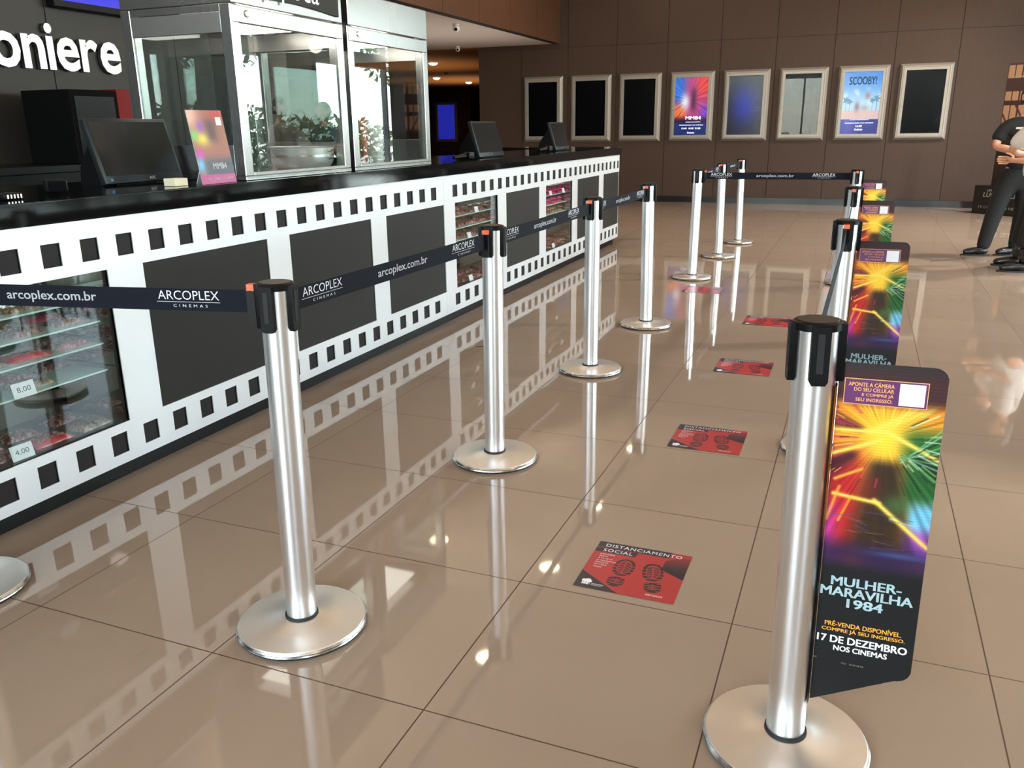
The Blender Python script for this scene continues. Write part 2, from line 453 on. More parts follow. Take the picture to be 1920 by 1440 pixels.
# entrance side behind the viewer
o = MB()
o.box(XS, -1.5, YF - 0.25, YF, 0, 3.06); o.box(1.1, 4.5, YF - 0.25, YF, 0, 3.06)
o.box(-1.5, 1.1, YF - 0.25, YF, 2.96, 3.06); o.box(4.5, XW + 0.25, YF - 0.25, YF, 2.96, 3.06)
o.box(XS, XW + 0.25, YF - 0.25, YF, 3.94, H)
structure(o.obj('wall_front', M_wood))
for a, b, z0, z1, mids in [(-1.5, 1.1, 0, 2.96, [-0.2]), (4.5, XW, 0, 2.96, [5.05]), (XS, XW, 3.06, 3.94, [-1.0, 1.2, 3.4, 5.0])]:  # corner opening and clerestory are added, unseen, to let more light in
    wn += 1
    f = MB(); ya, yb = YF - 0.16, YF - 0.06
    f.box(a, a + 0.07, ya, yb, z0, z1); f.box(b - 0.07, b, ya, yb, z0, z1); f.box(a + 0.07, b - 0.07, ya, yb, z1 - 0.07, z1)
    if z0 > 0: f.box(a + 0.07, b - 0.07, ya, yb, z0, z0 + 0.06)
    for c in mids: f.box(c - 0.03, c + 0.03, ya, yb, z0 + 0.06, z1 - 0.07)
    w = structure(f.obj('window_%d' % wn, M_mull))
    MB().box(a + 0.07, b - 0.07, YF - 0.115, YF - 0.105, z0 + 0.0, z1 - 0.07).obj('pane', M_glass, w)
structure(MB().box(4.95, 5.45, 9.5, 10.1, 0, H).obj('column_right', M_plain))
structure(MB().box(9.5, 40, -30, 45, -0.2, -0.05).obj('ground_outside', M_pave))
structure(MB().box(-30, 9.5, -40, YF - 2, -0.2, -0.05).obj('ground_entrance', M_pave))

# planting beyond the side glazing
def leaf_cloud(name, c, rad, n, parent=None):
    vs = []; fs = []
    for i in range(n):
        d = rng.normal(size=3); d /= np.linalg.norm(d)
        p = np.array(c) + d * np.array(rad) * rng.uniform(0.55, 1.0)
        a = rng.normal(size=3); a /= np.linalg.norm(a); b = np.cross(a, rng.normal(size=3)); b /= np.linalg.norm(b)
        s = rng.uniform(0.06, 0.16); k = len(vs)
        vs += [p - a * s, p + b * s * 0.4, p + a * s, p - b * s * 0.4]; fs.append((k, k + 1, k + 2, k + 3))
    return MB().add(vs, fs).obj(name, M_leaf, parent, fix=False)
for i, (x, y, hh) in enumerate([(10.8, 15.5, 4.4), (11.8, 19.0, 5.2), (10.6, 23.0, 4.2)]):
    t = empty('garden_tree', (x, y, -0.05), ['slender tree outside the side glazing, nearest the entrance', 'tall tree outside the side glazing, between two others', 'leafy tree outside the side glazing, farthest along'][i], 'tree', 'trees outside the side glazing')
    MB().tube([(0, 0, 0), (0.05, 0.1, hh * 0.5), (-0.05, 0.05, hh * 0.9)], [0.11, 0.08, 0.03], 10).obj('trunk', M_bark, t, True)
    leaf_cloud('crown', (0, 0, hh * 0.85), (1.3, 1.3, 1.0), 900, t)
hd = MB()
o = leaf_cloud('hedge', (9.6, 12.5, 0.9), (0.6, 9.0, 1.0), 6000)
tag(o, 'low green hedge growing outside the side glazing', 'hedge', kind='stuff')

# ------------------------------------------------------------------ concession counter
def XP(y): return -0.4484 - 0.0059 * y
Y0, T, W = 0.9694, 0.9022, 0.7374
ZB, ZT, PZ0, PZ1 = 0.074, 0.975, 0.2277, 0.7946
YA = 7.86; RA = 0.42                     # straight run ends here, then a rounded corner
AL = RA * pi / 2
def path(s, off=0.0):
    """point on the plan of the counter front, off = outward"""
    if s <= YA: return (XP(s) + off, s)
    a = min((s - YA) / RA, pi / 2); c = (XP(YA) - RA, YA)
    p = (c[0] + (RA + off) * cos(a), c[1] + (RA + off) * sin(a))
    e = s - YA - AL
    return p if e <= 0 else (p[0] - e, p[1])
SEND = YA + AL + 1.3
SBEG = -2.64
counter = empty('concession_counter', (XP(3) - 0.3, 3.0, 0), 'long concession counter with white film strip cut-out front', 'counter')
cl = Vector(counter.location)
def into(o):
    for v in o.data.vertices: v.co -= cl
    o.parent = counter
    return o
holes = [0.5525 + 0.1547 * k for k in range(-22, 70)]
def sheet(s0, s1):
    cuts = {s0, s1}; hs = [(h, h + 0.0745) for h in holes if h + 0.0745 < s1 - 0.004 and h > s0 + 0.004]
    fr = [(Y0 + T * n, Y0 + T * n + W) for n in range(-4, 9) if Y0 + T * n >= s0 - 0.001 and Y0 + T * n + W <= s1 + 0.001]
    for a, b in hs + fr: cuts |= {a, b}
    x = YA - 0.02
    while x < YA + AL + 0.05:
        if s0 < x < s1: cuts.add(x)
        x += 0.035
    cs = sorted(cuts); zs = [ZB, 0.1135, 0.1925, PZ0, PZ1, 0.8345, 0.912, ZT]
    vs = []; ix = {}
    def vid(i, j):
        if (i, j) not in ix:
            p = path(cs[i]); ix[(i, j)] = len(vs); vs.append((p[0], p[1], zs[j]))
        return ix[(i, j)]
    fs = []
    for i in range(len(cs) - 1):
        m = (cs[i] + cs[i + 1]) / 2
        for j in range(len(zs) - 1):
            if j in (1, 5) and any(a < m < b for a, b in hs): continue
            if j == 3 and any(a < m < b for a, b in fr): continue
            fs.append((vid(i, j), vid(i + 1, j), vid(i + 1, j + 1), vid(i, j + 1)))
    o = MB().add(vs, fs).obj('film_strip_panel', M_brush, fix=False)
    md = o.modifiers.new('thick', 'SOLIDIFY'); md.thickness = 0.004; md.offset = -1
    return into(o)
for a, b in [(SBEG, Y0 + T * -1 - (T - W) / 2), (Y0 - T - (T - W) / 2 + 0.0015, 3.512), (3.5135, Y0 + T * 6 - 0.02), (Y0 + T * 6 - 0.0185, SEND)]:
    sheet(a, b)
def strip(name, ss, z0, z1, off, m):
    vs = []; fs = []
    for s in ss:
        p = path(s, off); vs += [(p[0], p[1], z0), (p[0], p[1], z1)]
    for i in range(len(ss) - 1): fs.append((2 * i, 2 * i + 2, 2 * i + 3, 2 * i + 1))
    return into(MB().add(vs, fs).obj(name, m, fix=False))
def ssamp(a, b):
    out = [a]; x = YA - 0.02
    while x < b:
        if x > a: out.append(x)
        x += 0.035
    return out + [b]
glassn = (-1, 3, 5)
for n in range(-3, 8):
    if n not in glassn:
        s0 = Y0 + T * n; strip('dark_panel', ssamp(s0 - 0.01, s0 + W + 0.01), PZ0 - 0.01, PZ1 + 0.01, -0.006, M_dark)
for z0, z1 in ((ZB + 0.01, 0.215), (0.81, ZT - 0.003)):
    strip('hole_backing', ssamp(SBEG, SEND - 0.01), z0, z1, -0.008, M_hole)
# plinth and carcass behind
pl = MB(); ss = ssamp(SBEG, SEND - 0.05)
vs = []; fs = []
for s in ss:
    p = path(s, -0.052); vs += [(p[0], p[1], 0.0), (p[0], p[1], 0.12)]
for i in range(len(ss) - 1): fs.append((2 * i, 2 * i + 2, 2 * i + 3, 2 * i + 1))
into(MB().add(vs, fs).obj('plinth', M_plinth, fix=False))
segs = [(SBEG, Y0 - T - 0.02), (Y0 - 0.03, Y0 + 3 * T - 0.02), (Y0 + 3 * T + W + 0.02, Y0 + 5 * T - 0.02), (Y0 + 5 * T + W + 0.02, YA)]
cb = MB()
for a, b in segs: cb.box(-1.25, XP(b) - 0.06, a, b, 0.02, ZT - 0.005)
into(cb.obj('carcass', M_charc))
# granite top: its own slab
ct = []
for s in ssamp(SBEG, SEND): ct.append(path(s, 0.022))
SL = [(-1.25, SBEG)] + ct + [(-1.75, path(SEND)[1] - 0.45), (-1.25, path(YA)[1] - 0.4)]
k = len(SL)
o = MB().prism(SL, (0, 0, 0), (1, 0, 0), (0, 1, 0), (0, 0, 1), ZT + 0.002, 1.052).obj('countertop', M_granite)
bm = bmesh.new(); bm.from_mesh(o.data)
bmesh.ops.bevel(bm, geom=[e for e in bm.edges if abs(e.verts[0].co.z - e.verts[1].co.z) < 1e-5], offset=0.004, segments=2, affect='EDGES')
bm.to_mesh(o.data); bm.free()
tag(o, 'polished black granite worktop along the whole concession counter', 'countertop')

# ------------------------------------------------------------------ candy display cases
SH = [0.43, 0.53, 0.612, 0.695]
case_names = {-1: 'nearest', 3: 'middle', 5: 'far'}
bag_protos = []
def candy_bag(i):
    """pillow bag: crimped ends, glossy film over red sweets"""
    nx, ny = 22, 16; L_, W_ = [(0.150, 0.105), (0.165, 0.110), (0.140, 0.10), (0.150, 0.11)][i % 4]
    x = np.linspace(-1, 1, nx + 1); y = np.linspace(-1, 1, ny + 1); xx, yy = np.meshgrid(x, y)
    r = np.random.default_rng(50 + i)
    env = np.clip(1 - np.abs(xx) ** 4, 0, 1) ** 0.7 * np.clip(1 - np.abs(yy) ** 4, 0, 1) ** 0.6
    lump = sum(np.cos(xx * r.uniform(4, 13) + r.uniform(0, 6)) * np.cos(yy * r.uniform(4, 11) + r.uniform(0, 6)) for _ in range(5)) / 5
    z = 0.0015 + env * (0.017 + 0.006 * lump)
    wob = 1 + 0.03 * np.sin(yy * 5 + i)
    vs = np.stack([xx * L_ / 2 * wob, yy * W_ / 2 * (1 + 0.03 * np.cos(xx * 6 + i)), z], -1).reshape(-1, 3)
    lo = vs.copy(); lo[:, 2] = 0.0
    idx = np.arange((nx + 1) * (ny + 1)).reshape(ny + 1, nx + 1); n0 = len(vs)
    q = np.stack([idx[:-1, :-1], idx[:-1, 1:], idx[1:, 1:], idx[1:, :-1]], -1).reshape(-1, 4)
    ring = list(idx[0, :]) + list(idx[1:, -1]) + list(idx[-1, -2::-1]) + list(idx[-2:0:-1, 0])
    faces = q.tolist() + (q[:, ::-1] + n0).tolist() + [[ring[j], ring[(j + 1) % len(ring)], ring[(j + 1) % len(ring)] + n0, ring[j] + n0][::-1] for j in range(len(ring))]
    me = bpy.data.meshes.new('candy_bag'); me.from_pydata(np.concatenate([vs, lo]).tolist(), [], faces)
    me.materials.append(M_candy)
    body = [C3(150, 40, 44), C3(176, 36, 46), C3(120, 62, 50), C3(150, 110, 60), C3(186, 30, 90)][i % 5]
    c = np.ones((ny + 1, nx + 1, 3)) * body
    spk = r.uniform(0, 1, (ny + 1, nx + 1))
    c = mixc(c, C3(214, 190, 182), (spk > 0.72) * 0.8)
    c = mixc(c, C3(70, 26, 26), (spk < 0.22) * 0.7)
    if i % 5 in (1, 4):
        c = mixc(c, body * 1.1, ((np.abs(yy) > 0.62) | (np.abs(xx) > 0.75)) * 1.0)
        c = mixc(c, C3(60, 40, 60), ((xx / 0.45) ** 2 + (yy / 0.25) ** 2 < 1) * 0.8)
    if i % 5 == 3: c = mixc(c, C3(90, 84, 70), (np.abs(xx) < 0.5) * 0.6)
    c = mixc(c, C3(206, 204, 206), ((xx > 0.62) & (xx < 0.8)) * (0.5 if i % 2 else 0.0))
    at = me.color_attributes.new('Col', 'FLOAT_COLOR', 'POINT')
    cc = np.ones((2 * n0, 4), np.float32); cc[:n0, :3] = lin(c.reshape(-1, 3)); cc[n0:, :3] = lin(body)
    at.data.foreach_set('color', cc.ravel())
    me.polygons.foreach_set('use_smooth', [True] * len(me.polygons))
    return me
bag_mesh = [candy_bag(i) for i in range(10)]
lvl = ['floor', 'lowest shelf', 'second shelf', 'third shelf', 'top shelf']
cnt = 0
for n in glassn:
    a = Y0 + T * n; b = a + W; xf = XP((a + b) / 2) - 0.012; xb = xf - 0.35
    cs = empty('display_case', ((xf + xb) / 2, (a + b) / 2, 0.0), 'glass fronted candy display case in the %s opening of the counter' % {-1: 'nearest', 3: 'middle', 5: 'farthest'}[n], 'display case', 'candy display cases built into the counter')
    L0 = Vector(cs.location)
    def put(mb, name, m):
        o = mb.obj(name, m)
        for v in o.data.vertices: v.co -= L0
        o.parent = cs; return o
    put(MB().box(xb - 0.012, xb, a - 0.01, b + 0.01, 0.22, 0.80), 'back_panel', M_casebk)
    put(MB().box(xb, xf - 0.004, b, b + 0.008, 0.22, 0.80), 'side_panel', M_mirror)
    put(MB().box(xb, xf - 0.004, a - 0.008, a, 0.22, 0.80), 'side_panel', M_mirror)
    put(MB().box(xb, xf - 0.004, a, b, 0.215, 0.2278), 'floor_panel', M_casefl)
    put(MB().box(xb, xf - 0.004, a, b, 0.797, 0.803), 'top_panel', M_casebk)
    put(MB().box(xf - 0.004, xf, a, b, 0.2278, 0.797), 'glass_pane', M_glass)
    put(MB().box(xb + 0.0005, xb + 0.02, b - 0.022, b - 0.0005, 0.228, 0.797), 'corner_post', M_black)
    put(MB().box(xf - 0.012, xf - 0.0045, b - 0.008, b - 0.0005, 0.228, 0.797), 'edge_trim', M_black)
    for z in SH:
        put(MB().box(xb + 0.022, xf - 0.035, a + 0.003, b - 0.024, z - 0.006, z, 0.0008, seg=1), 'shelf', M_shelf)
    lm = put(MB().box(xb + 0.03, xb + 0.06, a + 0.1, b - 0.1, 0.787, 0.7965), 'strip_light', mat('case_strip_light', (1, 1, 1, 1), 0.5, emit=(0.85, 1.0, 0.97, 1), es=5.0))
    nrow = 2; ncol = 4 if n == -1 else 4
    for li, z in enumerate([0.2278] + SH):
        for rj in range(nrow):
            for c in range(ncol):
                if n == -1 and c == 0: continue          # behind the frame edge, out of view
                if n == -1 and rng.uniform() < 0.12: continue
                for lay in range(1 if n != 5 else 2):
                    i = cnt % 10
                    if n == -1: i = [0, 1, 2, 3, 0, 1, 5, 3, 8, 2][(li * 3 + rj + c * 2 + cnt) % 10]
                    if n == 3: i = [0, 2, 5, 0, 7, 2][(cnt) % 6]
                    if n == 5: i = [4, 9, 4, 9][cnt % 4] if li >= 3 else [3, 0, 2, 5, 7, 8][cnt % 6]
                    o = bpy.data.objects.new('candy_bag', bag_mesh[i]); COL.objects.link(o)
                    yy = a + 0.10 + c * (W - 0.20) / (ncol - 1) + rng.uniform(-0.006, 0.006)
                    dx = 0.09 if rj == 0 else 0.225
                    if li == 0: dx -= 0.03
                    o.location = (xf - 0.03 - dx + rng.uniform(-0.006, 0.006), yy, z + 0.0006 + lay * 0.027)
                    o.rotation_euler = (0, 0, pi / 2 + rng.uniform(-0.15, 0.15))
                    o.scale = (0.92 if n != 5 else 0.85, 0.92, 1.0)
                    col = ['speckled red', 'red edged', 'brown', 'gold', 'pink', 'red', 'red edged', 'brown', 'yellow brown', 'pink'][i]
                    pos = ['first', 'second', 'third', 'last'][c if n != -1 else c]
                    if n == -1: pos = {1: 'left', 2: 'middle', 3: 'right'}[c]
                    tag(o, '%s candy bag, %s in %s row, %s of %s case%s' % (col, pos, ['front', 'back'][rj], lvl[li], {-1: 'nearest', 3: 'middle', 5: 'far'}[n], (', lower' if lay == 0 else ', upper') if n == 5 else ''), 'candy bag', 'candy bags in the %s display case' % {-1: 'nearest', 3: 'middle', 5: 'far'}[n])
                    cnt += 1
    # price cards, leaning at the front edge of the shelves
    cards = {-1: [(0.43, a + 0.362, '8,00'), (0.2278, a + 0.315, '4,00')],
             3: [(0.695, a + 0.42, None), (0.53, a + 0.29, None), (0.43, a + 0.38, None), (0.2278, a + 0.30, None)],
             5: [(0.695, a + 0.22, None), (0.695, a + 0.57, None), (0.43, a + 0.40, None), (0.2278, a + 0.30, None)]}[n]
    for ci, (z, y, tx) in enumerate(cards):
        lab = {'8,00': 'white price card reading 8,00 on the lowest shelf of the nearest case', '4,00': 'white price card reading 4,00 in a clear holder on the case floor'}.get(tx) or \
            'small white price card on the %s of the %s display case%s' % ({0.695: 'top shelf', 0.53: 'second shelf', 0.43: 'lowest shelf', 0.2278: 'floor'}[z], {3: 'middle', 5: 'far'}[n], ['', ', near half', ', far half'][(ci + 1) if (n == 5 and ci < 2) else 0])
        pc = empty('price_card', (xf - 0.018, y, z + 0.0005), lab, 'price card', 'price cards in the display cases', rz=R(-4))
        w, h = (0.078, 0.05) if tx else (0.055, 0.04)
        Mx = Matrix.Rotation(R(-14), 4, 'Y')
        MB().box(-0.001, 0.001, -w / 2, w / 2, 0, h, M=Mx).obj('card', M_card, pc)
        if tx:
            v2, f2 = textw(tx, w * 0.62, h * 0.40)
            q = MB().place(v2, f2, (0, 0, 0), (0, 1, 0), (0, 0, 1))
            q.v = [tuple(Mx @ Vector((0.0016, p[1] - w * 0.31, p[2] + h * 0.3))) for p in q.v]
            q.obj('lettering', M_ink, pc, fix=False)

# ------------------------------------------------------------------ things on the counter
def monitor(x, y0, y1, label, brand=True):
    w = y1 - y0; t = empty('pos_monitor', (x, (y0 + y1) / 2, 1.0525), label, 'monitor', 'checkout monitors on the counter')
    a = math.atan2(0.075, 0.266); Lh = 0.276
    Mx = Matrix.Rotation(-a, 4, 'Y')
    MB().box(-0.03, 0, -w / 2, w / 2, 0.008, Lh, 0.005, M=Mx).obj('housing', M_bezel, t, True)
    MB().box(0.0002, 0.0012, -w / 2 + 0.014, w / 2 - 0.014, 0.04, Lh - 0.016, M=Mx).obj('screen', M_scrmon, t)
    MB().prism([(-0.012, 0), (-0.21, 0), (-0.20, 0.07), (-0.105, 0.21), (-0.088, 0.20)], (0, -w * 0.36, 0), (1, 0, 0), (0, 0, 1), (0, 1, 0), 0, w * 0.5).obj('stand', M_black, t)
    if brand:
        v2, f2 = textw('AOC', 0.034, 0.012, bold=0.02)
        q = MB().place(v2, f2, (0, 0, 0), (0, 1, 0), (0, 0, 1))
        q.v = [tuple(Mx @ Vector((0.0006, p[1] + 0.02, p[2] + 0.018))) for p in q.v]
        q.obj('lettering', M_wprint, t, fix=False)
        MB().box(0.0002, 0.001, -w / 2 + 0.03, -w / 2 + 0.042, 0.018, 0.03, M=Mx).obj('power_mark', mat('blue_mark', rgb(80, 120, 160), 0.4), t)
    else:
        q = MB()
        q.lathe([(0.0, 0.0015), (0.004, 0.0015), (0.004, 0)], 12)
        q.v = [tuple(Mx @ Vector((0.0004 + p[2], p[0], p[1] + 0.024))) for p in q.v]
        q.obj('power_button', M_wprint, t)
    return t
monitor(-0.825, 1.200, 1.636, 'black checkout monitor beside the popcorn cabinet, nearest of the three')
monitor(-0.63, 4.46, 4.93, 'black checkout monitor just past the popcorn cabinet, middle of the three', False)
monitor(-0.73, 6.47, 6.87, 'black checkout monitor near the far end of the counter', False)
def scanner(x, y, rz, label):
    t = empty('barcode_scanner', (x, y, 1.0525), label, 'scanner', 'handheld scanners on the counter', rz)
    MB().tube([(-0.07, 0, 0.018), (-0.02, 0, 0.022), (0.02, 0, 0.026), (0.045, 0, 0.03)], [0.012, 0.0145, 0.017, 0.02], 14).obj('handle', M_black, t, True)
    MB().box(0.035, 0.085, -0.036, 0.036, 0.006, 0.052, 0.008).obj('head', M_black, t, True)
    MB().box(0.085, 0.088, -0.03, 0.03, 0.012, 0.046, 0.001).obj('lens', M_scrblack, t)
    return t
scanner(-0.72, 0.86, R(-30), 'black handheld scanner lying left of the nearest monitor')
scanner(-0.62, 4.12, R(60), 'black handheld scanner beside the middle monitor')
scanner(-0.74, 6.15, R(70), 'black handheld scanner beside the far monitor')
t = empty('pin_pad', (-0.60, 0.585, 1.0525), 'small black pin pad with ribbed grip at the left end of the counter', 'card reader')
MB().box(-0.03, 0.03, -0.035, 0.035, 0, 0.022, 0.007).obj('body', M_black, t, True)
for k in range(5):
    MB().box(0.0305, 0.033, -0.027 + k * 0.012, -0.021 + k * 0.012, 0.004, 0.018, 0.001).obj('ridge', M_steeld, t)

def fig_art(u, v):
    """leaflet: soft rainbow flare over a dark foot"""
    c = np.ones(u.shape + (3,)) * C3(150, 96, 84)
    c = mixc(c, C3(226, 180, 160), sm(0.5, 0.0, u) * sm(0.6, 0.95, v))
    c = mixc(c, C3(220, 205, 80), np.exp(-(((u - 0.3) / 0.22) ** 2 + ((v - 0.62) / 0.1) ** 2)))
    c = mixc(c, C3(110, 190, 110), np.exp(-(((u - 0.08) / 0.1) ** 2 + ((v - 0.66) / 0.07) ** 2)))
    c = mixc(c, C3(140, 90, 180), np.exp(-(((u - 0.3) / 0.1) ** 2 + ((v - 0.78) / 0.08) ** 2)))
    c = mixc(c, C3(210, 60, 170), np.exp(-(((u - 0.12) / 0.1) ** 2 + ((v - 0.4) / 0.07) ** 2)))
    c = mixc(c, C3(90, 180, 230), np.exp(-(((u - 0.08) / 0.12) ** 2 + ((v - 0.26) / 0.1) ** 2)))
    c = mixc(c, C3(190, 40, 50), np.exp(-(((u - 0.85) / 0.2) ** 2 + ((v - 0.93) / 0.1) ** 2)))
    c = mixc(c, C3(60, 48, 56), np.exp(-(((u - 0.58) / 0.16) ** 2 + ((v - 0.72) / 0.16) ** 4)) * 0.75)
    st = 0.5 + 0.5 * np.sin((u + v * 0.35) * 60)
    c = mixc(c, C3(150, 120, 84), sm(0.6, 0.95, u) * sm(0.3, 0.6, v) * st * 0.6)
    c = mixc(c, C3(78, 82, 94), sm(0.42, 0.26, v) * sm(0.1, 0.3, u))
    c = mixc(c, C3(176, 70, 130), (v < 0.125) * 1.0)
    return c
t = empty('counter_leaflet', (-0.487, 1.372, 1.0525), 'colourful upright film leaflet standing on the counter by the popcorn cabinet', 'leaflet', rz=R(1.5))
Ld = Vector((-0.16, 0, 0.987)).normalized()
paint('print_sheet', 0.212, 0.295, 0.0022, fig_art, M_artpaper, t, O=(0.001, 0, 0.001), U=(0, 1, 0), V=tuple(Ld))
MB().prism([(0, 0), (0.212, 0), (0.212, 0.295), (0, 0.295)], (-0.0012, 0, 0.001), (0, 1, 0), Ld, (1, 0, 0), -0.001, 0.0).obj('backing', M_card, t)
MB().prism([(0.05, 0), (0.16, 0), (0.13, 0.18), (0.08, 0.18)], (-0.075, 0, 0.0), (0, 1, 0), Vector((0.26, 0, 0.96)).normalized(), (1, 0, 0), -0.001, 0.001).obj('strut', M_card, t)
q = MB(); P0 = Vector((0.0018, 0, 0.001))
v2, f2 = textw('MM84', 0.085, 0.026, bold=0.02); q.place(v2, f2, P0 + Vector((0, 0.085, 0)) + Ld * 0.058, (0, 1, 0), Ld)
v2, f2 = textw('17 DE DEZEMBRO NOS CINEMAS', 0.16, 0.010, bold=0.01); q.place(v2, f2, P0 + Vector((0, 0.035, 0)) + Ld * 0.014, (0, 1, 0), Ld)
q.obj('lettering', M_wprint, t, fix=False)
MB().prism([(0.165, 0.235), (0.198, 0.235), (0.198, 0.268), (0.165, 0.268)], P0 - Vector((0.0005, 0, 0)), (0, 1, 0), Ld, (1, 0, 0), 0, 0.0003).obj('white_square', M_card, t)
t = empty('napkin_box', (-0.56, 1.30, 1.0525), 'small cream box on the counter behind the film leaflet', 'box')
MB().box(-0.03, 0.03, -0.035, 0.035, 0, 0.03, 0.002).obj('body', mat('cream_card', rgb(214, 206, 176), 0.6), t)

# ------------------------------------------------------------------ popcorn cabinets (two glass and steel units)
MX0, MX1 = -1.10, -0.50
M_casefill = mat('cabinet_interior_fill', (1, 1, 1, 1), 0.5, emit=(1.0, 0.93, 0.84, 1), es=9.0)  # added glowing panel that brightens the cabinet interior
def cabinet(y0, y1, ztop, label, side_glass):
    t = empty('popcorn_cabinet', ((MX0 + MX1) / 2, (y0 + y1) / 2, 1.0525), label, 'popcorn cabinet')
    c = Vector(t.location)
    def put(mb, name, m, sm_=False, par=None):
        o = mb.obj(name, m, None, sm_)
        for v in o.data.vertices: v.co -= c
        o.parent = par or t
        return o
    z0 = 1.0528; e = 0.055; zr = 1.70
    put(MB().box(MX0, MX1, y0, y1, z0, z0 + 0.018, 0.002), 'base_tray', M_steel)
    for x in (MX0, MX1 - e):
        for y in (y0, y1 - e):
            put(MB().box(x, x + e, y, y + e, z0 + 0.018, 1.772, 0.003), 'corner_post', M_steel)
    # front door: rails and pane
    put(MB().box(MX1 - 0.022, MX1 + 0.004, y0 + 0.012, y1 - 0.012, zr, 1.768, 0.003), 'door_rail', M_steel)
    put(MB().box(MX1 - 0.022, MX1 + 0.002, y0 + e, y1 - e, z0 + 0.018, z0 + 0.034, 0.002), 'door_sill', M_steel)
    put(MB().box(MX1 - 0.014, MX1 - 0.009, y0 + e, y1 - e, z0 + 0.034, zr), 'front_pane', M_glassm)
    lk = MB().lathe([(0, 0.006), (0.013, 0.006), (0.018, 0.002), (0.018, 0)], 20)
    lk.v = [(MX1 + 0.004 + p[2], y0 + 0.10 + p[0], 1.738 + p[1] * 0.8) for p in lk.v]
    put(lk, 'door_lock', M_chrome, True)
    # top hood
    put(MB().box(MX0 - 0.005, MX1 + 0.006, y0 + 0.008, y1 - 0.008, 1.773, ztop, 0.004), 'hood', M_steel)
    # end panels
    for y, ya in ((y0, y0 + 0.02), (y1 - 0.02, y1)):
        put(MB().box(MX0 + e, MX1 - e, ya - 0.014, ya - 0.006, z0 + 0.15, 1.66), 'side_pane', M_glassm)
        put(MB().box(MX0 + e, MX1 - e, ya - 0.018, ya - 0.002, z0 + 0.018, z0 + 0.15, 0.001), 'kick_plate', M_steel)
        put(MB().box(MX0 + e, MX1 - e, ya - 0.018, ya - 0.002, 1.66, 1.74, 0.001), 'head_plate', M_steeld)
    put(MB().box(MX0 + e, MX1 - e, y0 + 0.002, y0 + 0.03, 1.742, 1.771, 0.001), 'side_rail', M_steel)
    put(MB().box(MX0 + 0.004, MX0 + 0.01, y0 + e, y1 - e, z0 + 0.018, 1.74), 'back_pane', M_glassm)
    put(MB().box(MX0 + 0.15, MX1 - 0.15, y0 + 0.2, y1 - 0.2, 1.725, 1.74, 0.003), 'interior_fill', M_casefill)
    return t, put
cab1, put1 = cabinet(1.66, 2.505, 2.25, 'stainless steel and glass popcorn cabinet with the pipoca sign, nearer of two', True)
# dark sign board with rounded lower edge
sg = []
for k in range(13):
    y = 1.70 + (2.45 - 1.70) * k / 12; sg.append((y, 1.797 + 0.018 * sin(pi * k / 12) if k not in (0, 12) else 1.797))
poly = [(a, b) for a, b in sg] + [(2.45, 2.12), (1.70, 2.12)]
sb = put1(MB().prism(poly, (MX1 + 0.0065, 0, 0), (0, 1, 0), (0, 0, 1), (1, 0, 0), 0, 0.012), 'sign_board', M_dark)
v2, f2 = textw('pipoca', 0.40, 0.125)
put1(MB().place(v2, f2, (MX1 + 0.0195, 1.885, 1.80), (0, 1, 0), (0, 0, 1)), 'lettering', M_wprint, par=None)
cab2, put2 = cabinet(2.545, 3.42, 1.935, 'stainless steel and glass popcorn cabinet holding cups, farther of two', True)
# key cut-outs: latch on the near side door
t = empty('popcorn_kettle', (-0.70, 2.36, 1.0722), 'round steel popcorn kettle inside the nearer glass cabinet', 'kettle')
MB().lathe([(0.0, 0.0), (0.13, 0.0), (0.155, 0.03), (0.16, 0.06), (0.165, 0.105), (0.172, 0.11), (0.165, 0.112), (0.155, 0.1), (0.15, 0.03), (0.0, 0.02)], 40).obj('bowl', mat('kettle_steel', (0.72, 0.72, 0.70, 1), 0.38, metal=0.6), t, True)
MB().lathe([(0.166, 0.0), (0.168, 0.0), (0.168, 0.012), (0.166, 0.012)], 40, c=(0, 0, 0.06), cap=False).obj('band', M_steeld, t, True)
MB().tube([(0.16, 0, 0.085), (0.20, 0, 0.10), (0.20, 0, 0.06), (0.16, 0, 0.05)], 0.006, 8).obj('handle', M_chrome, t, True)
cupcols = [(2.66, 0.040, 0.50, (0.35, 0.62, 0.78, 1), 'tall stack of pale blue cups in the farther glass cabinet'),
           (2.80, 0.024, 0.42, (0.62, 0.62, 0.60, 1), 'narrow stack of silver lids in the farther glass cabinet'),
           (2.90, 0.022, 0.40, (0.55, 0.12, 0.10, 1), 'narrow stack of red cups in the farther glass cabinet'),
           (3.02, 0.055, 0.42, (0.80, 0.78, 0.80, 1), 'wide stack of white cups in the farther glass cabinet')]
for y, r, hh, c, lab in cupcols:
    prof = [(0, 0), (r * 0.8, 0)]
    k = int(hh / 0.03)
    for j in range(k):
        z = 0.012 + j * 0.03; prof += [(r * 0.84, z), (r * 0.98, z + 0.022), (r, z + 0.024), (r, z + 0.028), (r * 0.86, z + 0.029)]
    prof += [(0, k * 0.03 + 0.012)]
    o = MB().lathe(prof, 24).obj('cup_tower', mat('cup_plastic', c, 0.25), None, True)
    o.location = (-0.66, y, 1.0722); tag(o, lab, 'cups')

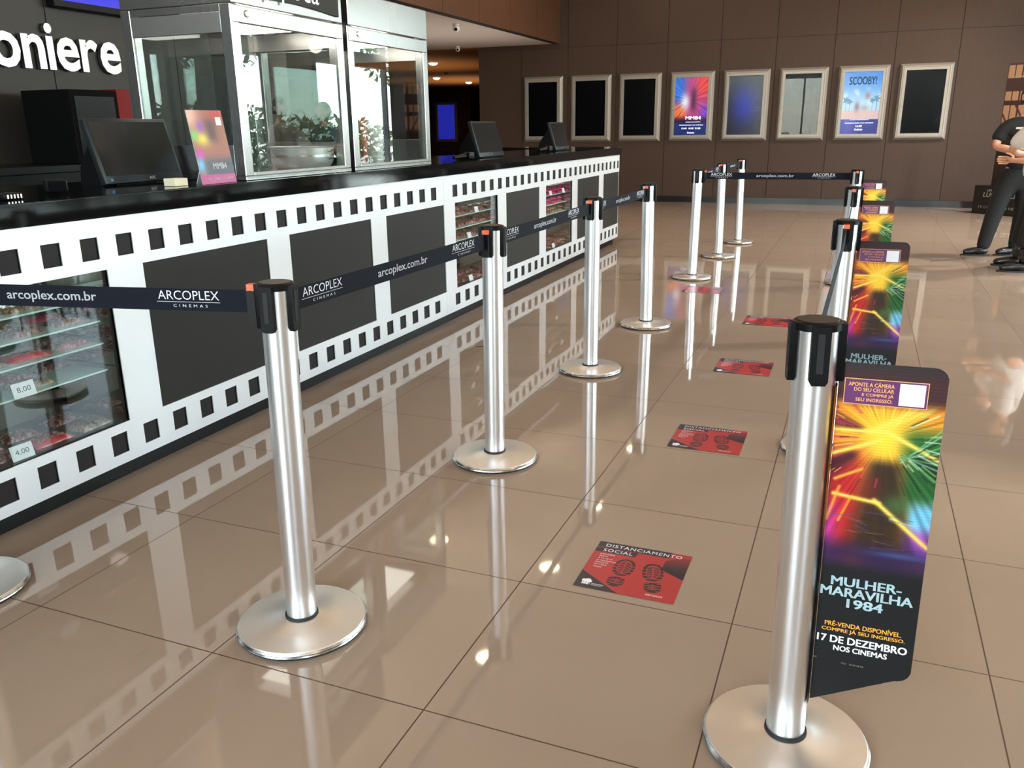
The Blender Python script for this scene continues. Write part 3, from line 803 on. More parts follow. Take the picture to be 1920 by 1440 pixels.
# ------------------------------------------------------------------ behind the counter
def letters(word, x, y, z, xh):
    t = empty('wall_lettering', (x, y, z), 'brushed metal letters spelling bomboniere on the dark back wall', 'lettering')
    pen = 0.0; base = text2d('x', 1.0, 0.01, solid=True)
    h0 = max(p[1] for p in base[0]); sc = xh / h0
    for ch in word:
        vs, fs = text2d(ch, 1.0, 0.022, solid=True)
        xs = [p[0] for p in vs]; x0 = min(xs); w = max(xs) - x0
        mb = MB(); n = len(vs); dep = 0.03
        P = [(0.006, pen + (a - x0) * sc * 0.93, b * sc) for a, b in vs]
        mb.add(P, [f[::-1] for f in fs]); mb.add([(p[0] + dep, p[1], p[2]) for p in P], fs)
        ed = {}
        for f in fs:
            for i in range(len(f)):
                e = (f[i], f[(i + 1) % len(f)]); ed[e] = ed.get(e, 0) + 1
        mb.f += [(a, b, b + n, a + n) for (a, b) in ed if (b, a) not in ed]; mb.mi += [0] * (len(mb.f) - len(mb.mi))
        mb.obj('letter', M_letter, t, fix=False)
        pen += w * sc * 0.93 + 0.016
    return t, pen
word = 'bomboniere'
lt, pen = letters(word, XS, 0, 1.683, 0.196)
lt.location.y = 3.60 - pen + 0.016
# wall television with a plain blue picture
t = empty('wall_television', (XS + 0.05, 3.62, 2.07), 'wall television showing a plain blue picture above the lettering', 'television')
MB().box(-0.045, 0.03, -0.56, 0.56, 0, 0.64, 0.006).obj('housing', M_black, t)
MB().box(0.0305, 0.032, -0.54, 0.54, 0.045, 0.62).obj('screen', M_blue, t)
MB().box(-0.0495, -0.045, -0.15, 0.15, 0.2, 0.45).obj('bracket', M_black, t)
# back counter
o = MB().box(-3.149, -2.6, -3.0, 4.4, 0.0, 1.03).box(-3.149, -2.57, -3.0, 4.4, 1.03, 1.075, 0.004).obj('back_counter', [M_plinth, M_granite])
tag(o, 'low black back counter under the dark wall', 'counter')
t = empty('drinks_cooler', (-2.82, 3.02, 1.0755), 'black drinks cooler with a red side strip on the back counter', 'cooler')
MB().box(-0.2, 0.22, -0.37, 0.0, 0, 0.45, 0.006).obj('body', mat('matt_black_cooler', rgb(6, 6, 6), 0.7, spec=0.1), t)
MB().box(-0.2, 0.222, 0.0005, 0.11, 0, 0.462, 0.004).obj('side_strip', M_red, t)
MB().box(0.2205, 0.224, -0.34, -0.03, 0.04, 0.41).obj('glass_door', M_scrblack, t)
t = empty('wall_socket', (XS, 2.47, 1.30), 'black double socket on the dark wall at the left edge', 'socket')
MB().box(0.0005, 0.012, -0.09, 0.06, -0.06, 0.06, 0.004).obj('plate', M_black, t, True)
MB().box(0.0122, 0.016, -0.02, 0.035, -0.03, 0.035, 0.003).obj('outlet', M_blackm, t, True)

# ------------------------------------------------------------------ poster cases on the back wall
def burst(u, v, cx, cy, n, seed, warp=0.0):
    r = np.random.default_rng(seed)
    a = np.arctan2(v - cy, u - cx); d = np.hypot(u - cx, v - cy)
    w = np.zeros_like(u)
    for k in range(n): w += np.cos(a * r.integers(5, 46) + r.uniform(0, 6) + d * warp) * r.uniform(0.3, 1)
    return a, d, w / n

def poster_colour(u, v):
    a, d, w = burst(u, v, 0.45, 0.62, 9, 3)
    c = np.ones(u.shape + (3,)) * C3(190, 60, 130)
    c = mixc(c, C3(30, 110, 220), sm(0.5, 0.1, u) * sm(0.4, 0.7, v))
    c = mixc(c, C3(236, 60, 60), sm(0.55, 0.8, u) * sm(0.5, 0.85, v))
    c = mixc(c, C3(120, 60, 200), sm(0.65, 0.95, u) * sm(0.62, 0.4, v))
    c = mixc(c, C3(236, 110, 50), sm(0.5, 0.2, u) * sm(0.62, 0.42, v))
    c = mixc(c, C3(235, 240, 245), np.exp(-((u - 0.32) ** 2 + (v - 0.58) ** 2) / 0.02))
    c = c * (1 + 0.55 * w[..., None])
    c = mixc(c, C3(60, 24, 50), np.exp(-(((u - 0.58) / 0.09) ** 2 + ((v - 0.62) / 0.2) ** 4)) * 0.8)
    c = mixc(c, C3(50, 14, 60), sm(0.36, 0.24, v))
    c = mixc(c, C3(14, 40, 110), sm(0.215, 0.2, v))
    return c

def poster_beach(u, v):
    c = mixc(np.ones(u.shape + (3,)) * C3(190, 226, 246), C3(50, 130, 226), sm(0.45, 1.0, v))
    cl = np.sin(u * 9 + 2) * np.sin(v * 23 + u * 4) + 0.6 * np.sin(u * 21 + v * 9)
    c = mixc(c, C3(236, 246, 252), sm(0.2, 1.2, cl) * sm(0.4, 0.55, v) * sm(0.8, 0.6, v) * 0.8)
    c = mixc(c, C3(232, 196, 190), sm(0.39, 0.36, v))
    for px, top, s in ((0.1, 0.55, 0.1), (0.2, 0.52, 0.08), (0.8, 0.54, 0.08), (0.92, 0.57, 0.1)):
        rr = np.hypot((u - px) / s, (v - top) / (s * 0.6)); an = np.arctan2(v - top, u - px)
        c = mixc(c, C3(76, 130, 170), (rr < 0.75 + 0.3 * np.cos(an * 7)) * 0.75)
        c = mixc(c, C3(110, 140, 170), ((np.abs(u - px) < 0.008) & (v < top) & (v > 0.37)) * 0.8)
    for px, py, rx, ry, k in ((0.4, 0.44, 0.08, 0.09, C3(150, 100, 110)), (0.66, 0.62, 0.07, 0.06, C3(190, 110, 100)), (0.6, 0.42, 0.12, 0.05, C3(196, 160, 150))):
        c = mixc(c, k, np.exp(-(((u - px) / rx) ** 2 + ((v - py) / ry) ** 2) * 1.4) * 0.8)
    c = mixc(c, C3(40, 48, 150), (v < 0.24) * 1.0)
    c = mixc(c, C3(80, 80, 200), (v < 0.235) * np.exp(-((u - 0.2) ** 2 + (v - 0.15) ** 2) / 0.03) * 0.7)
    return c

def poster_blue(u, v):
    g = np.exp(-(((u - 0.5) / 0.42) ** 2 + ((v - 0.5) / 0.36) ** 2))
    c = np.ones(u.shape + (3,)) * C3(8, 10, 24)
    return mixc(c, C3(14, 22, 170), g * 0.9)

def poster_case(x0, idx, label):
    t = empty('poster_case', (x0 + 0.371, YB - 0.001, 1.03), label, 'poster case', 'framed poster cases on the wood wall')
    w, h = 0.742, 1.12
    def ring(name, loops, m):
        mb = MB(); vs = []; fs = []
        for ins, d in loops:
            vs += [(-w / 2 + ins, -d, ins), (w / 2 - ins, -d, ins), (w / 2 - ins, -d, h - ins), (-w / 2 + ins, -d, h - ins)]
        for i in range(len(loops) - 1):
            for j in range(4):
                fs.append((4 * i + j, 4 * i + (j + 1) % 4, 4 * i + 4 + (j + 1) % 4, 4 * i + 4 + j))
        return mb.add(vs, fs).obj(name, m, t, fix=False)
    ring('outer_frame', [(0.0, 0.0), (0.0, 0.012), (0.034, 0.062), (0.05, 0.064), (0.052, 0.05)], M_frame)
    ring('door_frame', [(0.052, 0.05), (0.0545, 0.05), (0.0545, 0.062), (0.094, 0.062), (0.098, 0.046)], M_frame)
    lk = MB().lathe([(0, 0.003), (0.006, 0.003), (0.006, 0)], 12)
    lk.v = [(-w / 2 + 0.068 + p[0], -0.062 - p[2], 0.50 + p[1]) for p in lk.v]
    lk.obj('lock', M_framed, t)
    a = 0.098; sw, sh = w - 2 * a, h - 2 * a
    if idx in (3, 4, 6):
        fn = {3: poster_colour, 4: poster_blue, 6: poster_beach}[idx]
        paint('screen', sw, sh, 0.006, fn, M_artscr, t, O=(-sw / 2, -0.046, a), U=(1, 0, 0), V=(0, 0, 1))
    else:
        MB().add([(-sw / 2, -0.046, a), (sw / 2, -0.046, a), (sw / 2, -0.046, a + sh), (-sw / 2, -0.046, a + sh)], [(0, 1, 2, 3)]).obj('screen', M_scrblack, t, fix=False)
    MB().add([(-sw / 2, -0.049, a), (sw / 2, -0.049, a), (sw / 2, -0.049, a + sh), (-sw / 2, -0.049, a + sh)], [(0, 1, 2, 3)]).obj('glass_pane', M_glassp, t, fix=False)
    if idx in (3, 6):
        q = MB()
        def line(s, cx, z, wd, hh, **k):
            v2, f2 = textw(s, wd, hh, **k); q.place(v2, f2, (cx - wd / 2, -0.0472, a + z), (1, 0, 0), (0, 0, 1))
        if idx == 3:
            line('MM84', 0.05, 0.25, 0.26, 0.055, bold=0.02)
            line('APENAS NOS CINEMAS', 0.05, 0.205, 0.25, 0.012, bold=0.01)
            line('PROGRAMAÇÃO 14.01 ATÉ 20.01', 0.02, 0.150, 0.40, 0.024, bold=0.015)
            line('13:40  18:20  21:00', 0.02, 0.095, 0.32, 0.026, bold=0.015)
            line('Dublado', 0.02, 0.025, 0.12, 0.026, bold=0.01)
        else:
            line('PROGRAMAÇÃO 14.01 ATÉ 20.01', 0.0, 0.150, 0.42, 0.024, bold=0.015)
            line('16:30', 0.0, 0.10, 0.09, 0.03, bold=0.015)
            line('Dublado', 0.0, 0.05, 0.12, 0.028, bold=0.01)
            line('12 DE FEVEREIRO', 0.0, 0.205, 0.28, 0.012, bold=0.01)
        q.obj('lettering', M_scrtext, t, fix=False)
        if idx == 6:
            q2 = MB(); v2, f2 = textw('SCOOBY!', 0.40, 0.12, bold=0.03)
            q2.place(v2, f2, (-0.20, -0.0472, a + 0.735), (1, 0, 0), (0, 0, 1))
            q2.obj('title', mat('teal_title', rgb(40, 70, 80), 0.4, emit=rgb(64, 104, 118), es=0.8), t, fix=False)
    return t
pl = ['dark empty poster case, leftmost on the wood wall', 'dark empty poster case, second from the left', 'dark empty poster case left of the vivid lit poster', 'lit poster case glowing pink, blue and orange with MM84 title',
      'poster case with a dim deep blue screen', 'dark glass poster case between the blue screen and the beach poster', 'lit poster case with a pale blue beach picture', 'dark empty poster case, rightmost on the wood wall']
for k, x in enumerate([-3.825, -2.933, -2.05, -1.158, -0.268, 0.621, 1.515, 2.40]):
    poster_case(x, k, pl[k])

# corridor poster, lamps and small ceiling things
t = empty('corridor_poster', (-11.93, 26.78, 0.85), 'blue lit poster in a pale frame down the dim corridor', 'poster case')
MB().box(-0.42, 0.42, -0.03, 0.015, 0, 1.35, 0.006).obj('frame', M_frame, t)
MB().box(-0.33, 0.33, -0.032, -0.0305, 0.09, 1.26).obj('screen', mat('dim_blue_screen', rgb(4, 4, 30), 0.3, emit=rgb(34, 38, 150), es=1.0), t)
def ceil_lamp(x, y, z, r, m, label, group, nm='downlight', dome=0.0):
    t = empty(nm, (x, y, z), label, 'ceiling light', group)
    MB().lathe([(r, 0), (r + 0.018, 0), (r + 0.018, -0.008), (r, -0.006), (r, 0)], 28, cap=False).obj('trim_ring', M_lring, t, True)
    MB().lathe([(0, -0.003 - dome)] + [((r - 0.001) * sin(pi / 2 * i / 6), -0.003 - dome * cos(pi / 2 * i / 6)) for i in range(1, 7)], 28, cap=False).obj('lamp_disc', m, t, True)
    return t
cl_ = [(-9.74, 24.0, 'corridor downlight, upper of the right pair'), (-11.9, 27.6, 'corridor downlight lowest and farthest'), (-9.55, 21.4, 'corridor downlight beside the popcorn cabinet, lower'), (-7.1, 16.42, 'corridor downlight beside the popcorn cabinet, upper')]
for x, y, lab in cl_: ceil_lamp(x, y, ZS, 0.10, M_light2, lab, 'warm corridor downlights', dome=0.05)
for k in range(6):
    y = 4.15 + 1.42 * k + 1.0
for j, y in enumerate([5.45, 7.45, 9.35, 11.7]):
    ceil_lamp(-1.12, y, H, 0.125, M_light, 'round warm downlight in the lobby ceiling, row nearer the middle, number %s from the entrance' % ['first', 'second', 'third', 'fourth'][j], 'lobby ceiling downlights')
ceil_lamp(-2.72, 7.5, H, 0.125, M_light, 'round warm downlight in the lobby ceiling beside the bulkhead', 'lobby ceiling downlights')
def cctv(x, y, label, big=True):
    t = empty('security_camera', (x, y, ZS), label, 'security camera')
    k = 1.0 if big else 0.8
    MB().lathe([(0.0, 0.0), (0.05 * k, 0.0), (0.05 * k, -0.015), (0.03 * k, -0.02), (0.0, -0.02)], 20).obj('mount', M_lring, t, True)
    sp = MB(); sp.lathe([(0.052 * k * sin(pi * i / 12), 0.052 * k * cos(pi * i / 12)) for i in range(13)], 20, c=(0.0, 0, -0.06 * k)); sp.obj('dome', mat('white_abs', rgb(206, 200, 196), 0.4), t, True)
    l = MB().lathe([(0, 0.012), (0.022 * k, 0.012), (0.022 * k, 0)], 16)
    l.v = [tuple(Vector((0.02, -0.047 * k, -0.075 * k)) + Vector((p[0], -p[2], p[1]))) for p in l.v]
    l.obj('lens', M_scrblack, t)
cctv(-3.53, 10.18, 'white dome camera under the low ceiling above the counter')
cctv(-4.95, 13.2, 'small white camera at the back edge of the low ceiling', False)
for k, (x, y) in enumerate([(-8.3, 19.5), (-6.9, 19.2), (-8.6, 23.0)]):
    o = MB().lathe([(0, -0.04), (0.05, -0.03), (0.06, 0)], 16).obj('smoke_detector', mat('dark_sensor', rgb(40, 30, 24), 0.6), None, True)
    o.location = (x, y, ZS); tag(o, 'small dark smoke detector on the corridor ceiling, %s of three' % ['left', 'right', 'farthest'][k], 'smoke detector', 'corridor smoke detectors')

# ------------------------------------------------------------------ stanchions
HP = 0.92
def stanchion_proto():
    t = empty('queue_stanchion', (0, 0, 0), 'x', 'stanchion', 'queue stanchions')
    b = MB().lathe([(0.0, 0.006), (0.160, 0.006), (0.166, 0.019), (0.163, 0.0225), (0.12, 0.0265), (0.058, 0.031), (0.056, 0.0325), (0.0, 0.0325)], 72).obj('base', M_steelbase, t, True)
    MB().lathe([(0.150, 0.0), (0.163, 0.0), (0.163, 0.0055), (0.150, 0.0055)], 72, cap=False).obj('rubber_foot', M_blackm, b, True)
    MB().lathe([(0.1600, 0.0056), (0.1665, 0.0060), (0.1695, 0.0095), (0.1680, 0.0125), (0.1695, 0.0160), (0.1665, 0.0200), (0.1600, 0.0205)], 72, cap=False).obj('rim', M_rimw, b, True)
    MB().lathe([(0.0392, 0.0), (0.0435, 0.0), (0.0425, 0.007), (0.0392, 0.007)], 40, c=(0, 0, 0.0326), cap=False).obj('collar', M_blackm, t, True)
    return t
def leanmat(dx, dy):
    """pole leans by dx, dy over its height"""
    M = Matrix.Identity(4); M[0][2] = dx / HP; M[1][2] = dy / HP; return M
POLE = MB().lathe([(0.0, 0.0325), (0.039, 0.0325), (0.039, HP - 0.012), (0.0, HP - 0.012)], 48)
HEAD = MB()
HEAD.lathe([(0.0393, HP - 0.016), (0.0435, HP - 0.016), (0.0440, HP - 0.003), (0.040, HP), (0.0, HP)], 48)
for q in range(4):
    a = pi / 2 * q
    sec = [(-0.0165, 0.0), (-0.0165, -0.100), (-0.012, -0.108), (0.012, -0.108), (0.0165, -0.100), (0.0165, 0.0)]
    HEAD.prism(sec, (0.034 * cos(a), 0.034 * sin(a), HP - 0.005), (-sin(a), cos(a), 0), (0, 0, 1), (cos(a), sin(a), 0), 0, 0.0155)
SLOT = []
for q in range(4):
    a = pi / 2 * q
    SLOT.append(MB().prism([(-0.006, -0.012), (-0.006, -0.085), (0.006, -0.085), (0.006, -0.012)], (0.0497 * cos(a), 0.0497 * sin(a), HP - 0.005), (-sin(a), cos(a), 0), (0, 0, 1), (cos(a), sin(a), 0), 0, 0.0006))
CAPD = MB().lathe([(0.0, 0.0012), (0.036, 0.0012), (0.037, 0.0003)], 40, c=(0, 0, HP))
proto = stanchion_proto()
pole_o = POLE.obj('pole', M_pole, proto, True)
head_o = HEAD.obj('belt_head', M_black, proto, True)
for nm, mb, m in [('slot', sl_, M_blackm) for sl_ in SLOT] + [('cap_disc', CAPD, M_cap)]:
    mb.obj(nm, m, head_o, True)
posts = {  # name: (x, y, lean of the top, head turn, label)
    'L0': (-0.28, -0.02, 0, 0, 0, 'stanchion at the left edge, only its base in view beside the candy case'),
    'L1': (0.738, 0.190, 0.012, 0.004, 6, 'foremost left stanchion, in front of the film strip counter'),
    'L2': (0.755, 1.452, 0.006, 0, 4, 'second stanchion of the left row, beside the second floor sticker'),
    'L3': (0.741, 2.800, 0, 0, 3, 'third stanchion of the left row, in front of the far candy case'),
    'L4': (0.772, 3.960, -0.014, 0, 2, 'fourth stanchion of the left row, where the left belts end'),
    'L5': (0.722, 5.880, 0.010, 0, 0, 'stanchion holding the left end of the crossing belt'),
    'L6': (0.745, 7.208, -0.014, 0, 2, 'second of the three rear stanchions, behind the crossing belt'),
    'L7': (0.785, 8.363, -0.018, 0, 1, 'rearmost stanchion, nearest the poster cases'),
    'R1': (1.966, 0.188, -0.014, 0, 12, 'foremost right stanchion with the large film sign'),
    'R2': (1.970, 2.000, 0, 0, 9, 'second stanchion of the right row, behind the foremost sign'),
    'R3': (1.972, 3.900, 0, 0, 6, 'third stanchion of the right row, behind two others'),
    'R4': (1.972, 6.000, 0.0, 0, 3, 'last stanchion of the right row, holding the right end of the crossing belt')}
first = True
TOP = {}
for k, (x, y, dx, dy, hr, lab) in posts.items():
    o = proto if first else copy_tree(proto); first = False
    o.location = (x, y, 0); o['label'] = lab
    for ch in o.children:
        n = ch.name.split('.')[0]
        if n in ('pole', 'belt_head'):
            if n == 'belt_head' or n == 'pole':
                tilt = Matrix.Rotation(dx / HP, 4, 'Y') @ Matrix.Rotation(-dy / HP, 4, 'X')
                ch.matrix_local = tilt @ (Matrix.Rotation(R(hr), 4, 'Z') if n == 'belt_head' else Matrix.Rotation(random.uniform(0, 6), 4, 'Z'))
    TOP[k] = Vector((x + dx, y + dy, 0))

# ------------------------------------------------------------------ belts
def belt(a, b, label, facing, content, zc=0.868, lead=0.10):
    A, B = TOP[a].copy(), TOP[b].copy(); d = (B - A); L = d.length; d.normalize()
    t = empty('retractable_belt', tuple(A + Vector((0, 0, zc))), label, 'belt', 'retractable queue belts')
    n = d.cross(Vector((0, 0, 1)))
    if n.dot(Vector(facing)) < 0: n = -n
    up = Vector((0, 0, 1)); h = 0.027; s0, s1 = 0.051, L - 0.071
    MB().prism([(s0, -h), (s1, -h), (s1, h), (s0, h)], (0, 0, 0), d, up, n, -0.0006, 0.0006).obj('webbing', M_navy, t)
    MB().prism([(L - 0.071, -0.055), (L - 0.0505, -0.055), (L - 0.0505, 0.027), (L - 0.071, 0.027)], (0, 0, 0), d, up, n, -0.013, 0.013).obj('end_clip', M_black, t)
    MB().prism([(L - 0.0705, 0.0272), (L - 0.052, 0.0272), (L - 0.052, 0.042), (L - 0.0705, 0.042)], (0, 0, 0), d, up, n, -0.010, 0.0105).obj('release_button', M_orange, t)
    # reading direction for someone looking at the printed side
    rd = up.cross(n); flip = rd.dot(d) < 0
    for kind, s, w in content:
        if s + w > L - 0.08: continue
        q = MB()
        o0 = d * (s + w if flip else s) + n * 0.0012
        if kind == 'logo':
            v2, f2 = textw('ARCOPLEX', w, 0.022, bold=-0.006); q.place(v2, f2, o0 + up * 0.000, rd, up)
            v2, f2 = textw('CINEMAS', w * 0.56, 0.0065, bold=-0.004, space=1.8); q.place(v2, f2, o0 + rd * w * 0.24 - up * 0.018, rd, up)
            q.place([(0, 0), (w * 1.04, 0), (w * 1.04, 0.0009), (0, 0.0009)], [(0, 1, 2, 3)], o0 - rd * w * 0.03 - up * 0.006, rd, up)
            q.obj('logo', M_print, t, fix=False)
        else:
            v2, f2 = textw('arcoplex.com.br', w, 0.030, bold=0.012); q.place(v2, f2, o0 - up * 0.016, rd, up)
            q.obj('web_address', M_print, t, fix=False)
    return t
std = [('logo', 0.098, 0.172), ('url', 0.452, 0.295), ('logo', 0.925, 0.172)]
belt('L0', 'L1', 'navy belt from the foremost left stanchion out of the left edge', (0.3, -1, 0), [('url', 0.326, 0.250), ('logo', 0.744, 0.160)], 0.872)
belt('L1', 'L2', 'navy belt between the first and second left stanchions', (1, 0, 0), std, 0.866)
belt('L2', 'L3', 'navy belt between the second and third left stanchions', (1, 0, 0), std, 0.866)
belt('L3', 'L4', 'navy belt between the third and fourth left stanchions', (1, 0, 0), [('logo', 0.055, 0.172), ('url', 0.42, 0.295), ('logo', 0.87, 0.172)], 0.864)
belt('L5', 'L6', 'navy belt on the first rear span behind the crossing belt', (1, 0, 0), std, 0.866)
belt('L6', 'L7', 'navy belt on the last rear span, nearest the back wall', (1, 0, 0), std, 0.866)
belt('R4', 'L5', 'dark belt crossing the lane between both rows', (0, -1, 0), [('logo', 0.165, 0.172), ('url', 0.48, 0.295), ('logo', 0.97, 0.172)], 0.866)
belt('R1', 'R2', 'navy belt between the first and second right stanchions', (-1, 0, 0), std, 0.866)
belt('R2', 'R3', 'navy belt between the second and third right stanchions', (-1, 0, 0), std, 0.866)
belt('R3', 'R4', 'navy belt between the third and last right stanchions', (-1, 0, 0), std, 0.866)

# ------------------------------------------------------------------ film signs on the right row
BW, BH, BZ = 0.180, 0.725, 0.118            # board spans s 0.022..0.222 from the pole axis
def sign_art(u, v):
    z = BZ + v * BH
    cx, cz = 0.49, 0.705
    a = np.arctan2((z - cz), (u - cx) * BW); d = np.hypot(z - cz, (u - cx) * BW)
    r = np.random.default_rng(5); w = np.zeros_like(u)
    for k in range(16): w += np.cos(a * r.integers(9, 80) + r.uniform(0, 6)) * r.uniform(0.3, 1)
    w /= 16
    c = np.ones(u.shape + (3,)) * C3(232, 138, 40)
    c = mixc(c, C3(250, 206, 60), np.exp(-(d / 0.065) ** 2))
    L_ = sm(0.46, 0.2, u); R_ = sm(0.55, 0.8, u)
    c = mixc(c, C3(186, 40, 38), L_ * sm(0.72, 0.62, z))
    c = mixc(c, C3(176, 50, 130), L_ * sm(0.59, 0.54, z) * sm(0.2, 0.0, u))
    c = mixc(c, C3(40, 92, 44), R_ * sm(0.75, 0.70, z) * sm(0.52, 0.6, z))
    c = mixc(c, C3(110, 180, 214), sm(0.7, 0.85, u) * sm(0.60, 0.565, z) * sm(0.48, 0.54, z))
    c = mixc(c, C3(140, 70, 160), sm(0.68, 0.82, u) * sm(0.545, 0.51, z) * sm(0.44, 0.48, z))
    c = c * (1 + 0.75 * w[..., None] * sm(0.01, 0.06, d)[..., None])
    # dark wedges either side of the glow
    wedge = lambda a0, wd: np.exp(-((np.angle(np.exp(1j * (a - a0)))) / wd) ** 2)
    c = mixc(c, C3(62, 24, 20), wedge(pi - 0.30, 0.17) * sm(0.03, 0.045, d) * L_ * 0.9)
    c = mixc(c, C3(22, 34, 24), wedge(-0.55, 0.2) * sm(0.05, 0.07, d) * 0.85)
    c = mixc(c, C3(46, 22, 40), wedge(-pi + 0.62, 0.22) * sm(0.045, 0.07, d) * 0.8)
    # an abstract dark plume under the glow
    pw = 0.16 + 0.9 * np.clip(0.66 - z, 0, 1)
    c = mixc(c, C3(34, 28, 26), np.exp(-((u - 0.52) / np.clip(pw, 0.1, 0.34)) ** 4) * sm(0.675, 0.645, z) * 0.9)
    c = mixc(c, C3(70, 110, 60), np.exp(-(((u - 0.66) / 0.12) ** 2 + ((z - 0.575) / 0.02) ** 2)) * 0.7)
    c = mixc(c, C3(120, 40, 30), np.exp(-(((u - 0.4) / 0.1) ** 2 + ((z - 0.60) / 0.03) ** 2)) * 0.6)
    # light streaks
    def streak(x0, z0, x1, z1, wd, col, k=1.0):
        nonlocal c
        px, pz = (u - x0) * BW, z - z0; ex, ez = (x1 - x0) * BW, z1 - z0; l2 = ex * ex + ez * ez
        t = np.clip((px * ex + pz * ez) / l2, 0, 1)
        dd = np.hypot(px - t * ex, pz - t * ez)
        c = mixc(c, col, np.exp(-(dd / wd) ** 2) * k)
    Y1 = C3(252, 214, 90); Y2 = C3(250, 170, 60)
    streak(0.05, 0.585, 0.5, 0.575, 0.004, Y1); streak(0.45, 0.580, 1.0, 0.495, 0.0045, Y1)
    streak(0.0, 0.713, 0.5, 0.717, 0.0045, Y1); streak(0.0, 0.665, 0.45, 0.70, 0.004, Y1); streak(0.5, 0.717, 1.0, 0.672, 0.0045, Y1)
    streak(0.4, 0.72, 0.75, 0.765, 0.006, Y1, 0.8); streak(0.55, 0.73, 0.9, 0.77, 0.004, Y1, 0.7)
    streak(0.05, 0.615, 0.3, 0.64, 0.003, Y2); streak(0.1, 0.60, 0.0, 0.53, 0.003, Y2, 0.8); streak(0.22, 0.58, 0.12, 0.53, 0.0025, Y2, 0.8)
    streak(0.85, 0.535, 0.62, 0.545, 0.0025, C3(220, 240, 190), 0.6)
    for k in range(10):
        zz = 0.69 - 0.013 * k
        streak(0.66, 0.66 + 0.002 * k, 1.05, zz + 0.05, 0.0013, [C3(120, 190, 110), C3(150, 210, 190), C3(16, 30, 20)][k % 3], 0.75)
    rs = np.random.default_rng(21)
    for k in range(90):
        an = rs.uniform(-pi, pi); r0 = rs.uniform(0.045, 0.11); r1 = r0 + rs.uniform(0.015, 0.06)
        if abs(an + pi / 2) < 0.75 and k % 3: continue
        x0, z0_ = cx + r0 * cos(an) / BW, cz + r0 * sin(an); x1, z1_ = cx + r1 * cos(an) / BW, cz + r1 * sin(an)
        if z1_ > 0.765: continue
        right = cos(an) > 0
        col = [C3(150, 214, 120), C3(20, 40, 24), C3(214, 236, 200), C3(90, 160, 90)][k % 4] if right else [C3(240, 120, 60), C3(60, 16, 26), C3(250, 196, 110), C3(200, 50, 110)][k % 4]
        streak(x0, z0_, x1, z1_, rs.uniform(0.0006, 0.0017), col, 0.75)
    for k in range(26):
        zz = rs.uniform(0.455, 0.56); x0 = rs.uniform(0, 0.8)
        streak(x0, zz, x0 + rs.uniform(0.1, 0.35), zz + rs.uniform(-0.012, 0.008), 0.0009, [C3(96, 70, 130), C3(60, 90, 140), C3(150, 90, 70), C3(26, 24, 34)][k % 4], 0.6)
    # foot and head bands
    c = mixc(c, C3(46, 30, 66), sm(0.51, 0.46, z) * 0.92)
    c = mixc(c, C3(90, 44, 52), np.exp(-(((u - 0.3) / 0.12) ** 2 + ((z - 0.44) / 0.025) ** 2)) * 0.6)
    c = mixc(c, C3(60, 84, 140), np.exp(-(((u - 0.75) / 0.3) ** 2 + ((z - 0.472) / 0.006) ** 2)) * 0.7)
    c = mixc(c, C3(27, 28, 29), sm(0.455, 0.42, z))
    hb = 0.5 + 0.5 * np.sin(z * 900)
    c = mixc(c, C3(74, 40, 42) * 1.0, sm(0.755, 0.785, z))
    c = mixc(c, C3(44, 42, 42), sm(0.755, 0.79, z) * hb * 0.55)
    c = mixc(c, C3(46, 44, 44), sm(0.815, 0.843, z) * 0.8)
    c = c * (1 - 0.08 * (0.5 + 0.5 * np.sin(z * 1150)))[..., None]
    return c
def board_outline():
    p = [(0, 0.003), (BW - 0.030, 0.082)]
    p += [(BW - 0.027 + 0.027 * sin(t), 0.112 - 0.0285 * cos(t)) for t in np.linspace(0.35, pi / 2, 7)]
    p += [(BW - 0.022 + 0.022 * cos(t), BH - 0.022 + 0.022 * sin(t)) for t in np.linspace(0, pi / 2, 7)]
    p += [(0, BH)]
    return p
def in_poly(s, z):
    P = board_outline(); r = np.zeros_like(s, bool); n = len(P)
    for i in range(n):
        x0, y0 = P[i]; x1, y1 = P[(i + 1) % n]
        cond = ((y0 > z) != (y1 > z))
        xi = (x1 - x0) * (z - y0) / (y1 - y0 + 1e-12) + x0
        r ^= cond & (s < xi)
    return r
sg = empty('stanchion_sign', (0, 0, 0), 'x', 'sign', 'film signs fixed to the right stanchions')
S0 = 0.0425
MB().prism(board_outline(), (S0, 0, BZ), (1, 0, 0), (0, 0, 1), (0, 1, 0), 0.0, 0.004).obj('board', M_dark, sg)
paint('print_sheet', BW, BH, 0.0016, sign_art, M_art, sg, O=(S0, -0.0005, BZ), U=(1, 0, 0), V=(0, 0, 1), inside=in_poly)
# the board wraps round the tube
wr = MB().lathe([(0.0415, BZ), (0.0415, 0.80)], 18, a0=R(-24), a1=R(60)).obj('wrap', M_art, sg, True)
def wrapcol(o):
    me = o.data; at = me.color_attributes.new('Col', 'FLOAT_COLOR', 'POINT')
    c = np.ones((len(me.vertices), 4), np.float32)
    for i, v in enumerate(me.vertices):
        z = v.co.z; k = C3(150, 92, 40) if z > 0.5 else C3(40, 36, 38)
        c[i, :3] = lin(k)
    at.data.foreach_set('color', c.ravel())
bm = bmesh.new(); bm.from_mesh(wr.data); bmesh.ops.subdivide_edges(bm, edges=[e for e in bm.edges if abs(e.verts[0].co.z - e.verts[1].co.z) > 0.1], cuts=14, use_grid_fill=True); bm.to_mesh(wr.data); bm.free()
wrapcol(wr)
pb = MB().prism([(0.0155, 0.648), (0.1555, 0.648), (0.1555, 0.697), (0.0155, 0.697)], (S0 - 0.005, -0.0008, BZ), (1, 0, 0), (0, 0, 1), (0, -1, 0), 0, 0.0003).obj('border_strip', M_oprint, sg)
